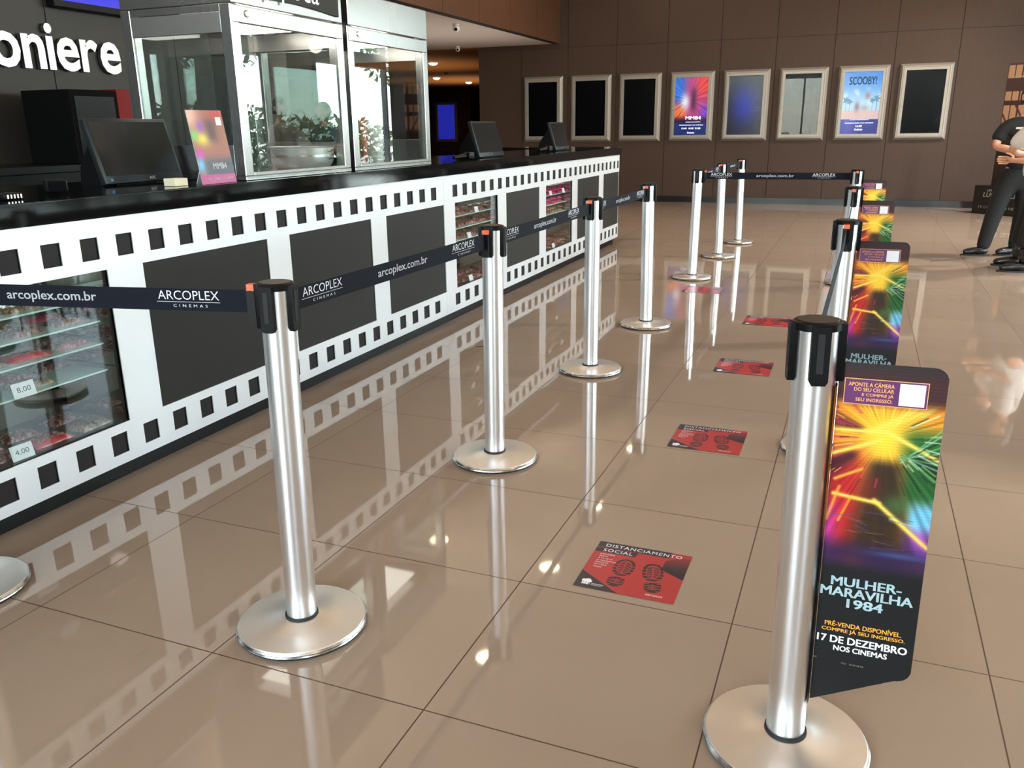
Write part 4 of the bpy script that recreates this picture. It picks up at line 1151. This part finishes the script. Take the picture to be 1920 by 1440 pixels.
MB().prism([(0.0168, 0.6493), (0.1542, 0.6493), (0.1542, 0.6957), (0.0168, 0.6957)], (S0 - 0.005, -0.0012, BZ), (1, 0, 0), (0, 0, 1), (0, -1, 0), 0, 0.0003).obj('notice_panel', mat('purple_print', rgb(92, 38, 92), 0.45), sg)
MB().prism([(0.1085, 0.652), (0.1505, 0.652), (0.1505, 0.693), (0.1085, 0.693)], (S0 - 0.005, -0.0016, BZ), (1, 0, 0), (0, 0, 1), (0, -1, 0), 0, 0.0003).obj('white_square', M_card, sg)
def sign_text(name, m, items):
    q = MB()
    for s, x0, x1, z0, z1, kw in items:
        v2, f2 = textw(s, x1 - x0, z1 - z0, **kw)
        q.place(v2, f2, (x0, -0.0020, z0), (1, 0, 0), (0, 0, 1))
    return q.obj(name, m, sg, fix=False)
ax = 1.966
sign_text('lettering', M_oprint, [('APONTE A CÂMERA', 0.060, 0.137, 0.8005, 0.810, dict(bold=0.015)), ('DO SEU CELULAR', 0.070, 0.137, 0.7915, 0.7985, dict(bold=0.015)),
                                  ('E COMPRE JÁ', 0.084, 0.137, 0.781, 0.7895, dict(bold=0.015)), ('SEU INGRESSO.', 0.074, 0.136, 0.7725, 0.779, dict(bold=0.015))])
sign_text('title', M_tprint, [('MULHER-', 0.062, 0.189, 0.392, 0.4115, dict(bold=0.028)), ('MARAVILHA', 0.044, 0.211, 0.369, 0.389, dict(bold=0.028)), ('1984', 0.094, 0.160, 0.346, 0.366, dict(bold=0.028))])
sign_text('notice_lettering', M_ybold, [('PRÉ-VENDA DISPONÍVEL.', 0.058, 0.198, 0.301, 0.3135, dict(bold=0.018)), ('COMPRE JÁ SEU INGRESSO.', 0.053, 0.205, 0.287, 0.299, dict(bold=0.018))])
sign_text('date_lettering', M_wprint, [('17 DE DEZEMBRO', 0.046, 0.211, 0.2635, 0.280, dict(bold=0.028)), ('NOS CINEMAS', 0.078, 0.177, 0.2465, 0.2585, dict(bold=0.028))])
sign_text('small_print', M_steeld, [('DC', 0.043, 0.049, 0.222, 0.2255, {}), ('© 2020', 0.095, 0.137, 0.218, 0.2215, {})])
for i, (k, lab) in enumerate((('R1', 'tall colourful film sign on the foremost right stanchion'), ('R2', 'colourful film sign on the second right stanchion, partly hidden by the foremost'), ('R3', 'colourful film sign on the third right stanchion'), ('R4', 'small far film sign on the last right stanchion, against the back wall'))):
    o = sg if i == 0 else copy_tree(sg)
    x, y, dx, dy, hr, _ = posts[k]
    o.location = (x, y, 0); o['label'] = lab
    o.rotation_euler = (0, dx / HP * 0.9, 0)

# ------------------------------------------------------------------ floor stickers
def sole(u, v, cx, cy, mirror, tilt):
    x = (u - cx) * (-1 if mirror else 1); y = v - cy
    c, s = cos(tilt), sin(tilt); x, y = (c * x - s * y) / 1.22, (s * x + c * y) / 1.3
    fx = x - 0.01; fy = y - 0.075
    fore = (np.abs(fx / 0.088) ** 2.4 + np.abs((fy) / 0.135) ** 2.4 < 1)
    inner = (np.abs(fx / 0.052) ** 2.4 + np.abs((fy - 0.01) / 0.092) ** 2.4 < 1)
    ring = fore & ~inner
    side = ring & (fy < 0.07) & (np.mod(fy + 0.2, 0.046) < 0.012)
    mid = inner & ((np.mod(fy + np.abs(fx) * 0.7 + 0.3, 0.034) < 0.019) & (np.abs(fx) > 0.006))
    rim = (np.abs(fx / 0.060) ** 2.4 + np.abs((fy - 0.01) / 0.102) ** 2.4 < 1) & ~inner
    hx = x - 0.0; hy = y + 0.155
    heel = (np.abs(hx / 0.07) ** 2.6 + np.abs((hy - 0.01) / 0.085) ** 2.6 < 1) & (hy < 0.07)
    hin = (np.abs(hx) < 0.034) & (hy > -0.035) & (hy < 0.045)
    hs = heel & ~hin & (np.mod(hy + 0.2, 0.036) < 0.010) & (np.abs(hx) > 0.03)
    hm = hin & (np.mod(hy + 0.2, 0.026) < 0.014) & (np.abs(hx) > 0.004)
    return ((ring & ~side & ~rim) | mid | (heel & ~hin & ~hs) | hm)
def sticker_art(u, v):
    red = C3(166, 44, 48); navy = C3(30, 28, 42)
    c = np.ones(u.shape + (3,)) * red
    c = mixc(c, navy, ((v > 0.872) & (u < 0.80 - (1 - v) * 0.2)) * 1.0)
    c = mixc(c, navy, ((v > 0.765) & (v <= 0.864) & (u < 0.435 + (v - 0.765) * 0.2)) * 1.0)
    tri = (u > 0.755) & (v < 0.93) & (v > 0.47 + (1 - u) * 0.55 * 1.0) & (v < 0.80 + (u - 0.755) * 0.9)
    g = sm(0.95, 0.55, v)
    c = mixc(c, navy, tri * (0.25 + 0.75 * g))
    c = mixc(c, navy, ((v < 0.335 - u * 0.74)) * 1.0)
    c = mixc(c, navy, sole(u, v, 0.375, 0.42, False, 0.0) * 1.0)
    c = mixc(c, navy, sole(u, v, 0.715, 0.43, True, 0.16) * 1.0)
    # white popcorn box mark
    bx = (np.abs(u - 0.105) < 0.042) & (v > 0.065) & (v < 0.125)
    dm = (np.hypot(u - 0.08, v - 0.14) < 0.026) | (np.hypot(u - 0.115, v - 0.15) < 0.03) | (np.hypot(u - 0.14, v - 0.13) < 0.02)
    c = mixc(c, C3(236, 236, 238), ((bx & (np.mod(u, 0.028) < 0.022)) | dm) * 1.0)
    c = mixc(c, C3(200, 200, 205), ((u > 0.165) & (u < 0.285) & (np.abs(v - 0.095) < 0.006)) * 0.9)
    c = mixc(c, C3(200, 200, 205), ((u > 0.165) & (u < 0.27) & (np.abs(v - 0.07) < 0.006)) * 0.9)
    return c
SW, SHh = 0.290, 0.288
st = empty('floor_sticker', (0, 0, 0), 'x', 'floor sticker', 'red social distancing floor stickers')
paint('vinyl', SW, SHh, 0.0013, sticker_art, M_artfloor, st, O=(0, 0, 0.0012), U=(1, 0, 0), V=(0, 1, 0))
def fl(nm, items):
    q = MB()
    for s_, x, y, w, h, k in items:
        v2, f2 = textw(s_, w, h, **k); q.place(v2, f2, (x, y, 0.0016), (1, 0, 0), (0, 1, 0))
    q.obj(nm, M_wprint, st, fix=False)
fl('heading', [('DISTANCIAMENTO', 0.025, 0.258, 0.238, 0.019, dict(bold=0.02, space=1.15)), ('SOCIAL', 0.025, 0.226, 0.092, 0.019, dict(bold=0.02, space=1.15))])
fl('notice', [(t_, 0.022, 0.205 - 0.0135 * i, 0.0066 * len(t_), 0.0075, {}) for i, t_ in enumerate(['AGUARDE', 'AQUI', 'ATÉ QUE', 'O PRÓXIMO', 'ESPAÇO', 'ESTEJA', 'VAGO'])])
fl('logo', [('ARCOPLEX', 0.205, 0.020, 0.05, 0.008, {})])
spos = [(1.347, 0.636), (1.368, 1.817), (1.366, 2.997), (1.364, 4.203), (0.765, 5.215)]
slab_ = ['red floor sticker nearest the camera, with fully readable footprints', 'red floor sticker second in the lane, on a tile joint', 'red floor sticker third in the lane', 'red floor sticker fourth in the lane, behind the foremost right post', 'red floor sticker beneath the crossing belt, below the left rear stanchion']
for i, (x, y) in enumerate(spos):
    o = st if i == 0 else copy_tree(st)
    o.location = (x, y, 0); o['label'] = slab_[i]

# ------------------------------------------------------------------ cardboard film display by the right wall
ang = R(-42)
t = empty('film_standee', (3.56, 12.75, 0), 'dark cardboard film display standing at the back wall behind two people', 'display stand', rz=ang)
MB().box(0, 1.15, -0.0, 0.30, 0.0, 0.40, 0.002).obj('base_box', mat('standee_black', rgb(20, 17, 16), 0.5), t)
def standee_art(u, v):
    c = np.ones(u.shape + (3,)) * C3(62, 28, 22)
    pane = np.zeros(u.shape, bool)
    for z0, z1 in ((0.88, 0.985), (0.70, 0.775), (0.50, 0.665)):
        pane |= (v > z0) & (v < z1) & (np.mod(u + 0.02, 0.235) > 0.03)
    bars = (np.mod(u * 1.0 + 0.01, 0.12) < 0.014)
    c = mixc(c, C3(206, 160, 124), (pane & ~bars) * sm(0.48, 0.55, v) * 0.95)
    diag = np.abs(np.mod(u * 0.9 + v, 0.24) - 0.12) < 0.016
    c = mixc(c, C3(80, 36, 28), ((v < 0.665) & diag) * 1.0)
    c = mixc(c, C3(40, 28, 24), sm(0.52, 0.36, v))
    return c
MB().box(0.15, 1.10, 0.14, 0.16, 0.4005, 2.06, 0.001).obj('upper_board', mat('standee_back', rgb(40, 30, 26), 0.6), t)
paint('print_sheet', 0.95, 1.655, 0.008, standee_art, M_artpaper, t, O=(0.15, 0.138, 0.403), U=(1, 0, 0), V=(0, 0, 1))
q = MB()
def sl(s, x, z, w, h, y=-0.002, **k):
    v2, f2 = textw(s, w, h, **k); q.place(v2, f2, (x, y, z), (1, 0, 0), (0, 0, 1))
sl('UM', 0.20, 0.32, 0.07, 0.035); sl('LUGAR', 0.15, 0.245, 0.30, 0.065, shear=0.15); sl('SILENCIOSO', 0.5, 0.245, 0.52, 0.065, shear=0.15)
sl('19 DE MARÇO NOS CINEMAS', 0.10, 0.075, 0.92, 0.045, bold=0.01)
sl('APENAS O SILENCIO', 0.22, 1.86, 0.5, 0.03, y=0.136)
q.obj('lettering', mat('grey_print', rgb(190, 186, 180), 0.5), t, fix=False)

# ------------------------------------------------------------------ people
def skin(name, verts, edges, m, parent, sub=2, root=0):
    """one continuous skinned surface over a joint graph: verts = (x,y,z,rx,ry)"""
    me = bpy.data.meshes.new('s'); me.from_pydata([v[:3] for v in verts], edges, [])
    o = bpy.data.objects.new('s', me); COL.objects.link(o)
    md = o.modifiers.new('k', 'SKIN'); md.use_smooth_shade = True
    for i, v in enumerate(verts):
        sv = me.skin_vertices[0].data[i]; sv.radius = (v[3], v[4] if len(v) > 4 else v[3]); sv.use_root = (i == root)
    s = o.modifiers.new('d', 'SUBSURF'); s.levels = sub; s.render_levels = sub
    bpy.context.view_layer.update()
    nm = bpy.data.meshes.new_from_object(o.evaluated_get(bpy.context.evaluated_depsgraph_get()))
    bpy.data.objects.remove(o)
    nm.name = name; nm.materials.clear(); nm.materials.append(m)
    nm.polygons.foreach_set('use_smooth', [True] * len(nm.polygons))
    r = bpy.data.objects.new(name, nm); COL.objects.link(r)
    if parent is not None: r.parent = parent
    return r
def chain(base, pts, V, E, start=None):
    last = start
    for p in pts:
        V.append(p); i = len(V) - 1
        if last is not None: E.append((last, i))
        last = i
    return last
def hand(V, E, wrist, w, d, side, r=0.0085):
    """palm, four unequal fingers and a thumb grown from the wrist joint; d = pointing, side = across the palm towards the thumb"""
    d = Vector(d).normalized(); s = Vector(side); s = (s - d * s.dot(d)).normalized(); nrm = d.cross(s)
    W = Vector(w)
    V.append(tuple(W + d * 0.045) + (0.026, 0.017)); palm = len(V) - 1; E.append((wrist, palm))
    for k, ln in enumerate((0.072, 0.08, 0.075, 0.06)):
        b = W + d * 0.078 + s * (0.027 - 0.018 * k)
        p1 = b + d * ln * 0.45 - nrm * 0.006; p2 = p1 + d * ln * 0.35 - nrm * 0.016; p3 = p2 + d * ln * 0.16 - nrm * 0.018
        prev = palm
        for p, rr in ((b, r * 1.15), (p1, r), (p2, r * 0.9), (p3, r * 0.75)):
            V.append(tuple(p) + (rr,)); E.append((prev, len(V) - 1)); prev = len(V) - 1
    prev = palm
    for p, rr in ((W + d * 0.03 + s * 0.032, r * 1.3), (W + d * 0.065 + s * 0.055 - nrm * 0.008, r * 1.05), (W + d * 0.092 + s * 0.060 - nrm * 0.02, r * 0.85)):
        V.append(tuple(p) + (rr,)); E.append((prev, len(V) - 1)); prev = len(V) - 1
def head(parent, c, face, hair_m):
    """head with brow, nose, mouth, ears; c = centre, face = looking direction"""
    f = Vector(face).normalized(); rz = math.atan2(f.y, f.x)
    bm = bmesh.new(); bmesh.ops.create_uvsphere(bm, u_segments=40, v_segments=28, radius=1.0)
    for v in bm.verts:
        x, y, z = v.co
        k = 1.0 - 0.24 * max(0, -z) ** 1.6
        X = x * 0.092 * (k + (0.05 if x > 0 else 0)); Y = y * 0.072 * k; Z = z * 0.115
        if x > 0.3:
            X += 0.020 * math.exp(-(y / 0.14) ** 2) * math.exp(-((z + 0.12) / 0.20) ** 2)          # nose
            X -= 0.008 * math.exp(-((abs(y) - 0.36) / 0.16) ** 2) * math.exp(-((z - 0.08) / 0.12) ** 2)  # eye sockets
            X += 0.005 * math.exp(-(y / 0.30) ** 2) * math.exp(-((z + 0.52) / 0.09) ** 2)              # lips
            X += 0.004 * math.exp(-((z - 0.26) / 0.08) ** 2)
        if abs(y) > 0.8 and -0.3 < z < 0.25 and abs(x + 0.05) < 0.28:
            Y += 0.016 * (1 if y > 0 else -1)                                                          # ears
        v.co = (X, Y, Z)
    M = Matrix.Translation(c) @ Matrix.Rotation(rz, 4, 'Z'); bm.transform(M)
    me = bpy.data.meshes.new('head'); bm.to_mesh(me); bm.free(); me.materials.append(M_skin)
    me.polygons.foreach_set('use_smooth', [True] * len(me.polygons))
    o = bpy.data.objects.new('head', me); COL.objects.link(o); o.parent = parent
    e = MB()
    for s in (-1, 1):
        e.lathe([(0.0095 * sin(pi * i / 8), 0.0095 * cos(pi * i / 8)) for i in range(9)], 12, c=(0.078, s * 0.027, 0.009))
    e.v = [tuple(M @ Vector(p)) for p in e.v]; e.obj('eyes', mat('eye', rgb(60, 44, 36), 0.15), o, True)
    hm = bmesh.new(); bmesh.ops.create_uvsphere(hm, u_segments=32, v_segments=24, radius=1.0)
    bmesh.ops.delete(hm, geom=[v for v in hm.verts if (v.co.x > 0.25 and v.co.z < 0.42) or v.co.z < -0.55], context='VERTS')
    for v in hm.verts: v.co = (v.co.x * 0.102 - 0.004, v.co.y * 0.084, v.co.z * 0.126 + 0.004)
    hm.transform(M); me = bpy.data.meshes.new('hair'); hm.to_mesh(me); hm.free(); me.materials.append(hair_m)
    me.polygons.foreach_set('use_smooth', [True] * len(me.polygons))
    h = bpy.data.objects.new('hair', me); COL.objects.link(h); h.parent = o
def shoe(parent, heel, toe, m=None):
    h = Vector(heel); d = Vector(toe) - h; L = d.length; d.normalize(); n = d.cross(Vector((0, 0, 1)))
    V = []; E = []
    for t_, z, rx in ((0.06, 0.045, 0.036), (0.3, 0.05, 0.037), (0.55, 0.043, 0.04), (0.78, 0.034, 0.033), (0.94, 0.027, 0.024)):
        p = h + d * L * t_; V.append((p.x, p.y, z + 0.004, rx * 1.08, min(z, rx * 1.08))); 
        if len(V) > 1: E.append((len(V) - 2, len(V) - 1))
    o = skin('shoe', V, E, M_shoe, parent)
    for v in o.data.vertices:
        if v.co.z < 0.004: v.co.z = 0.004
    so = MB()
    ring = [(h + d * L * (0.5 - 0.5 * cos(a)) + n * (0.040 if cos(a) < 0.3 else 0.036) * sin(a) * (1 - 0.12 * (cos(a) < -0.6))) for a in np.linspace(0, 2 * pi, 28, endpoint=False)]
    so.prism([(p.x, p.y) for p in ring], (0, 0, 0), (1, 0, 0), (0, 1, 0), (0, 0, 1), 0.0005, 0.014)
    so.obj('sole', M_blackm, o)

# first person: black polo and trousers, forearm forward
p1 = empty('person', (0, 0, 0), 'person in black polo shirt and black trousers at the right edge, forearm forward', 'person')
PX, PY = 3.40, 8.10
V = []; E = []
pel = chain(None, [(PX, PY, 0.84, 0.085, 0.075)], V, E)
ch = chain(None, [(PX, PY - 0.01, 1.0, 0.085, 0.07), (PX, PY - 0.01, 1.16, 0.10, 0.075), (PX, PY, 1.265, 0.075, 0.06), (PX, PY - 0.005, 1.33, 0.045), (PX, PY - 0.01, 1.40, 0.05)], V, E, pel)
neck = 3
# arms (viewer's left arm bent forward)
ls = chain(None, [(PX - 0.155, PY - 0.02, 1.245, 0.052), (PX - 0.215, PY - 0.03, 1.15, 0.044), (PX - 0.235, PY - 0.06, 1.045, 0.040), (PX - 0.13, PY - 0.15, 1.02, 0.038), (PX - 0.02, PY - 0.21, 1.01, 0.026)], V, E, neck)
hand(V, E, ls, V[ls][:3], (0.85, -0.5, 0.05), (0, 0, 1))
rs = chain(None, [(PX + 0.155, PY - 0.02, 1.245, 0.052), (PX + 0.21, PY - 0.03, 1.15, 0.044), (PX + 0.22, PY - 0.08, 1.03, 0.038), (PX + 0.14, PY - 0.17, 1.0, 0.033), (PX + 0.08, PY - 0.22, 1.0, 0.025)], V, E, neck)
hand(V, E, rs, V[rs][:3], (-0.7, -0.6, 0.1), (0, 0, 1))
chain(None, [(PX - 0.09, PY, 0.77, 0.07), (PX - 0.15, PY + 0.0, 0.44, 0.058), (PX - 0.205, PY - 0.01, 0.12, 0.036), (PX - 0.22, PY - 0.012, 0.06, 0.03)], V, E, pel)
chain(None, [(PX + 0.09, PY + 0.02, 0.77, 0.07), (PX + 0.10, PY + 0.05, 0.44, 0.058), (PX + 0.08, PY + 0.10, 0.12, 0.036), (PX + 0.07, PY + 0.095, 0.06, 0.03)], V, E, pel)
skin('body', V, E, M_skin, p1)
V = []; E = []
a0 = chain(None, [(PX, PY, 0.80, 0.15, 0.13), (PX, PY - 0.02, 0.98, 0.135, 0.115), (PX, PY - 0.02, 1.15, 0.145, 0.112), (PX, PY, 1.27, 0.10, 0.085), (PX, PY - 0.005, 1.325, 0.055)], V, E)
chain(None, [(PX - 0.155, PY - 0.02, 1.245, 0.072), (PX - 0.212, PY - 0.03, 1.15, 0.068), (PX - 0.228, PY - 0.045, 1.085, 0.064)], V, E, 3)
chain(None, [(PX + 0.155, PY - 0.02, 1.245, 0.072), (PX + 0.21, PY - 0.03, 1.15, 0.066), (PX + 0.218, PY - 0.05, 1.085, 0.062)], V, E, 3)
skin('polo_shirt', V, E, M_cblack, p1)
MB().box(PX - 0.10, PX + 0.02, PY - 0.146, PY - 0.139, 1.205, 1.222, 0.002).obj('name_badge', mat('badge', rgb(190, 188, 168), 0.5), p1)
V = []; E = []
chain(None, [(PX, PY, 0.90, 0.125, 0.105), (PX, PY, 0.80, 0.13, 0.115)], V, E)
chain(None, [(PX - 0.085, PY, 0.70, 0.105), (PX - 0.15, PY, 0.43, 0.085), (PX - 0.20, PY - 0.005, 0.13, 0.068), (PX - 0.21, PY - 0.005, 0.055, 0.064)], V, E, 1)
chain(None, [(PX + 0.085, PY + 0.02, 0.70, 0.105), (PX + 0.10, PY + 0.05, 0.43, 0.085), (PX + 0.085, PY + 0.095, 0.13, 0.068), (PX + 0.083, PY + 0.095, 0.055, 0.064)], V, E, 1)
skin('trousers', V, E, M_cblack, p1)
shoe(p1, (PX - 0.135, PY - 0.01, 0), (PX - 0.40, PY - 0.04, 0)); shoe(p1, (PX + 0.13, PY + 0.11, 0), (PX - 0.10, PY + 0.02, 0))
head(p1, Vector((PX + 0.01, PY - 0.02, 1.49)), (0.5, -0.85, 0), M_hair)
# second person: long white shirt, dark trousers, shiny boots
p2 = empty('person', (0, 0, 0), 'person in long white shirt and dark trousers, cut off by the right edge', 'person')
QX, QY = 3.47, 7.26
V = []; E = []
pel = chain(None, [(QX, QY, 0.84, 0.10, 0.09)], V, E)
chain(None, [(QX, QY, 1.0, 0.10, 0.085), (QX, QY, 1.18, 0.115, 0.09), (QX, QY, 1.30, 0.08, 0.07), (QX, QY, 1.37, 0.045), (QX, QY, 1.43, 0.05)], V, E, pel)
a = chain(None, [(QX - 0.04, QY + 0.16, 1.28, 0.05), (QX - 0.16, QY + 0.20, 1.15, 0.042), (QX - 0.25, QY + 0.18, 1.03, 0.038), (QX - 0.20, QY + 0.24, 1.0, 0.033), (QX - 0.12, QY + 0.29, 0.99, 0.025)], V, E, 3)
hand(V, E, a, V[a][:3], (0.9, 0.1, 0), (0, 0, 1))
b = chain(None, [(QX - 0.02, QY - 0.16, 1.28, 0.05), (QX - 0.03, QY - 0.20, 1.12, 0.042), (QX - 0.06, QY - 0.20, 0.98, 0.036), (QX - 0.18, QY - 0.16, 0.95, 0.032), (QX - 0.24, QY - 0.10, 0.95, 0.025)], V, E, 3)
hand(V, E, b, V[b][:3], (-0.7, 0.6, 0), (0, 0, 1))
chain(None, [(QX, QY + 0.09, 0.77, 0.088), (QX - 0.03, QY + 0.12, 0.44, 0.058), (QX - 0.06, QY + 0.17, 0.12, 0.036), (QX - 0.065, QY + 0.175, 0.07, 0.03)], V, E, pel)
chain(None, [(QX, QY - 0.09, 0.77, 0.088), (QX - 0.03, QY - 0.12, 0.44, 0.058), (QX - 0.05, QY - 0.18, 0.12, 0.036), (QX - 0.06, QY - 0.18, 0.07, 0.03)], V, E, pel)
skin('body', V, E, M_skin, p2)
V = []; E = []
chain(None, [(QX, QY, 0.74, 0.22, 0.16), (QX, QY, 0.98, 0.16, 0.13), (QX, QY, 1.17, 0.145, 0.115), (QX, QY, 1.30, 0.10, 0.085), (QX, QY, 1.36, 0.055)], V, E)
chain(None, [(QX - 0.04, QY + 0.16, 1.28, 0.072), (QX - 0.16, QY + 0.20, 1.15, 0.075), (QX - 0.25, QY + 0.18, 1.04, 0.075)], V, E, 3)
chain(None, [(QX - 0.02, QY - 0.16, 1.28, 0.072), (QX - 0.03, QY - 0.20, 1.12, 0.07), (QX - 0.055, QY - 0.20, 1.0, 0.066)], V, E, 3)
skin('shirt', V, E, M_cwhite, p2)
V = []; E = []
chain(None, [(QX, QY, 0.90, 0.12, 0.11), (QX, QY, 0.80, 0.125, 0.12)], V, E)
chain(None, [(QX, QY + 0.09, 0.68, 0.11), (QX - 0.03, QY + 0.12, 0.44, 0.10), (QX - 0.055, QY + 0.16, 0.25, 0.105), (QX - 0.058, QY + 0.165, 0.20, 0.105)], V, E, 1)
chain(None, [(QX, QY - 0.09, 0.68, 0.11), (QX - 0.03, QY - 0.12, 0.44, 0.10), (QX - 0.05, QY - 0.17, 0.25, 0.105), (QX - 0.052, QY - 0.175, 0.20, 0.105)], V, E, 1)
skin('trousers', V, E, M_cblack, p2)
for k, s in enumerate((1, -1)):
    V = []; E = []
    chain(None, [(QX - 0.06, QY + s * 0.17, 0.24, 0.07), (QX - 0.06, QY + s * 0.175, 0.14, 0.066), (QX - 0.065, QY + s * 0.18, 0.07, 0.06)], V, E)
    bt = skin('boot', V, E, M_shoe, p2)
    shoe(p2, (QX - 0.01, QY + s * 0.18, 0), (QX - 0.275, QY + s * 0.195, 0))
head(p2, Vector((QX, QY, 1.52)), (-1, 0.1, 0), M_hair)

# ------------------------------------------------------------------ small litter on the floor
o = MB().tube([(-0.05, 3.05, 0.003), (-0.0, 3.07, 0.006), (0.06, 3.06, 0.004), (0.10, 3.06, 0.003)], 0.0022, 6).obj('twig', mat('dark_twig', rgb(50, 38, 32), 0.7), None, True)
tag(o, 'thin dark twig lying on the floor left of the second stanchion', 'twig')

# ------------------------------------------------------------------ light
w = bpy.data.worlds.new('world'); S.world = w; w.use_nodes = True
bg = w.node_tree.nodes['Background']
sk = w.node_tree.nodes.new('ShaderNodeTexSky'); sk.sky_type = 'NISHITA'; sk.sun_elevation = R(50); sk.sun_rotation = R(200); sk.sun_disc = False
mixn = w.node_tree.nodes.new('ShaderNodeMix'); mixn.data_type = 'RGBA'; mixn.inputs[0].default_value = 0.75
mixn.inputs[7].default_value = (0.92, 0.97, 1.0, 1)
sc_ = w.node_tree.nodes.new('ShaderNodeVectorMath'); sc_.operation = 'SCALE'; sc_.inputs['Scale'].default_value = 0.35
w.node_tree.links.new(sk.outputs[0], sc_.inputs[0]); w.node_tree.links.new(sc_.outputs[0], mixn.inputs[6])
w.node_tree.links.new(mixn.outputs[2], bg.inputs['Color']); bg.inputs['Strength'].default_value = 14.2

def area(name, loc, rot, sx, sy, power, col, portal=False):
    l = bpy.data.lights.new(name, 'AREA'); l.shape = 'RECTANGLE'; l.size = sx; l.size_y = sy; l.energy = power; l.color = col
    if portal: l.cycles.is_portal = True
    o = bpy.data.objects.new(name, l); COL.objects.link(o); o.location = loc; o.rotation_euler = rot
    return o
area('portal_side', (XW + 0.3, (1.2 + YB) / 2, 1.74), (0, R(90), 0), 3.2, YB - 1.2, 1, (1, 1, 1), True)
area('portal_front', (-0.2, YF - 0.3, 1.5), (R(90), 0, 0), 2.6, 3.0, 1, (1, 1, 1), True)
area('portal_corner', (5.05, YF - 0.3, 1.5), (R(90), 0, 0), 1.1, 3.0, 1, (1, 1, 1), True)
area('portal_clerestory', (1.22, YF - 0.3, 3.5), (R(90), 0, 0), 8.7, 0.9, 1, (1, 1, 1), True)
def spot(x, y, z, e, ang=70):
    l = bpy.data.lights.new('downlight_beam', 'SPOT'); l.energy = e; l.color = (1.0, 0.74, 0.45); l.spot_size = R(ang); l.spot_blend = 0.6; l.shadow_soft_size = 0.03
    o = bpy.data.objects.new('downlight_beam', l); COL.objects.link(o); o.location = (x, y, z)
for y in (5.45, 7.45, 9.35, 11.7): spot(-1.12, y, H - 0.03, 60)
def uplight(x, y, z, tx, e):  # added unseen fill pointing up to brighten the main ceiling
    l = bpy.data.lights.new('ceiling_fill', 'SPOT'); l.energy = e; l.color = (1.0, 0.84, 0.66); l.spot_size = R(140); l.spot_blend = 0.9; l.shadow_soft_size = 0.12
    o = bpy.data.objects.new('ceiling_fill', l); COL.objects.link(o); o.location = (x, y, z)
    o.rotation_euler = Vector((tx, 0, 1)).to_track_quat('-Z', 'Y').to_euler()
for x, y, e, c in ((-4.1, 7.0, 90, (1, 0.9, 0.8)), (-4.2, 11.0, 110, (1, 0.9, 0.8)), (-8.0, 17.0, 160, (1, 0.72, 0.42)), (-9.5, 23.0, 220, (1, 0.72, 0.42))):  # added unseen fills under the low ceiling and in the corridor
    l = bpy.data.lights.new('low_ceiling_fill', 'SPOT'); l.energy = e; l.color = c; l.spot_size = R(120); l.spot_blend = 0.9; l.shadow_soft_size = 0.1
    o = bpy.data.objects.new('low_ceiling_fill', l); COL.objects.link(o); o.location = (x, y, 0.3); o.rotation_euler = (pi, 0, 0)
def slanted(x, y, z, tx, ty, e):  # added spots without fixtures, brightening the far floor
    l = bpy.data.lights.new('far_floor_fill', 'SPOT'); l.energy = e; l.color = (1.0, 0.93, 0.86); l.spot_size = R(95); l.spot_blend = 0.8; l.shadow_soft_size = 0.1
    o = bpy.data.objects.new('far_floor_fill', l); COL.objects.link(o); o.location = (x, y, z)
    o.rotation_euler = (Vector((tx, ty, 0)) - Vector((x, y, z))).to_track_quat('-Z', 'Y').to_euler()
for y, e in ((5.5, 600), (8.5, 1000), (11.5, 1100)): slanted(XW - 0.3, y, 3.9, 2.0, y + 0.3, e)
for y in (-3.0, 0.5, 4.0, 7.5, 11.0):
    uplight(XW - 0.15, y, 2.6, -1.2, 420); uplight(XS + 0.15, y, 2.75, 1.2, 300)
spot(-2.72, 7.5, H - 0.03, 40)
for x, y in ((-9.74, 24.0), (-9.55, 21.4), (-7.1, 16.42), (-11.9, 27.6)): spot(x, y, ZS - 0.03, 60, 130)

S.view_settings.view_transform = 'Standard'
S.view_settings.look = 'None'
S.view_settings.exposure = 0.0
try:
    S.cycles.use_denoising = True
    S.cycles.max_bounces = 10; S.cycles.transparent_max_bounces = 24; S.cycles.glossy_bounces = 6; S.cycles.diffuse_bounces = 4
    S.cycles.sample_clamp_indirect = 6.0
    S.cycles.caustics_reflective = False; S.cycles.caustics_refractive = False
except Exception:
    pass
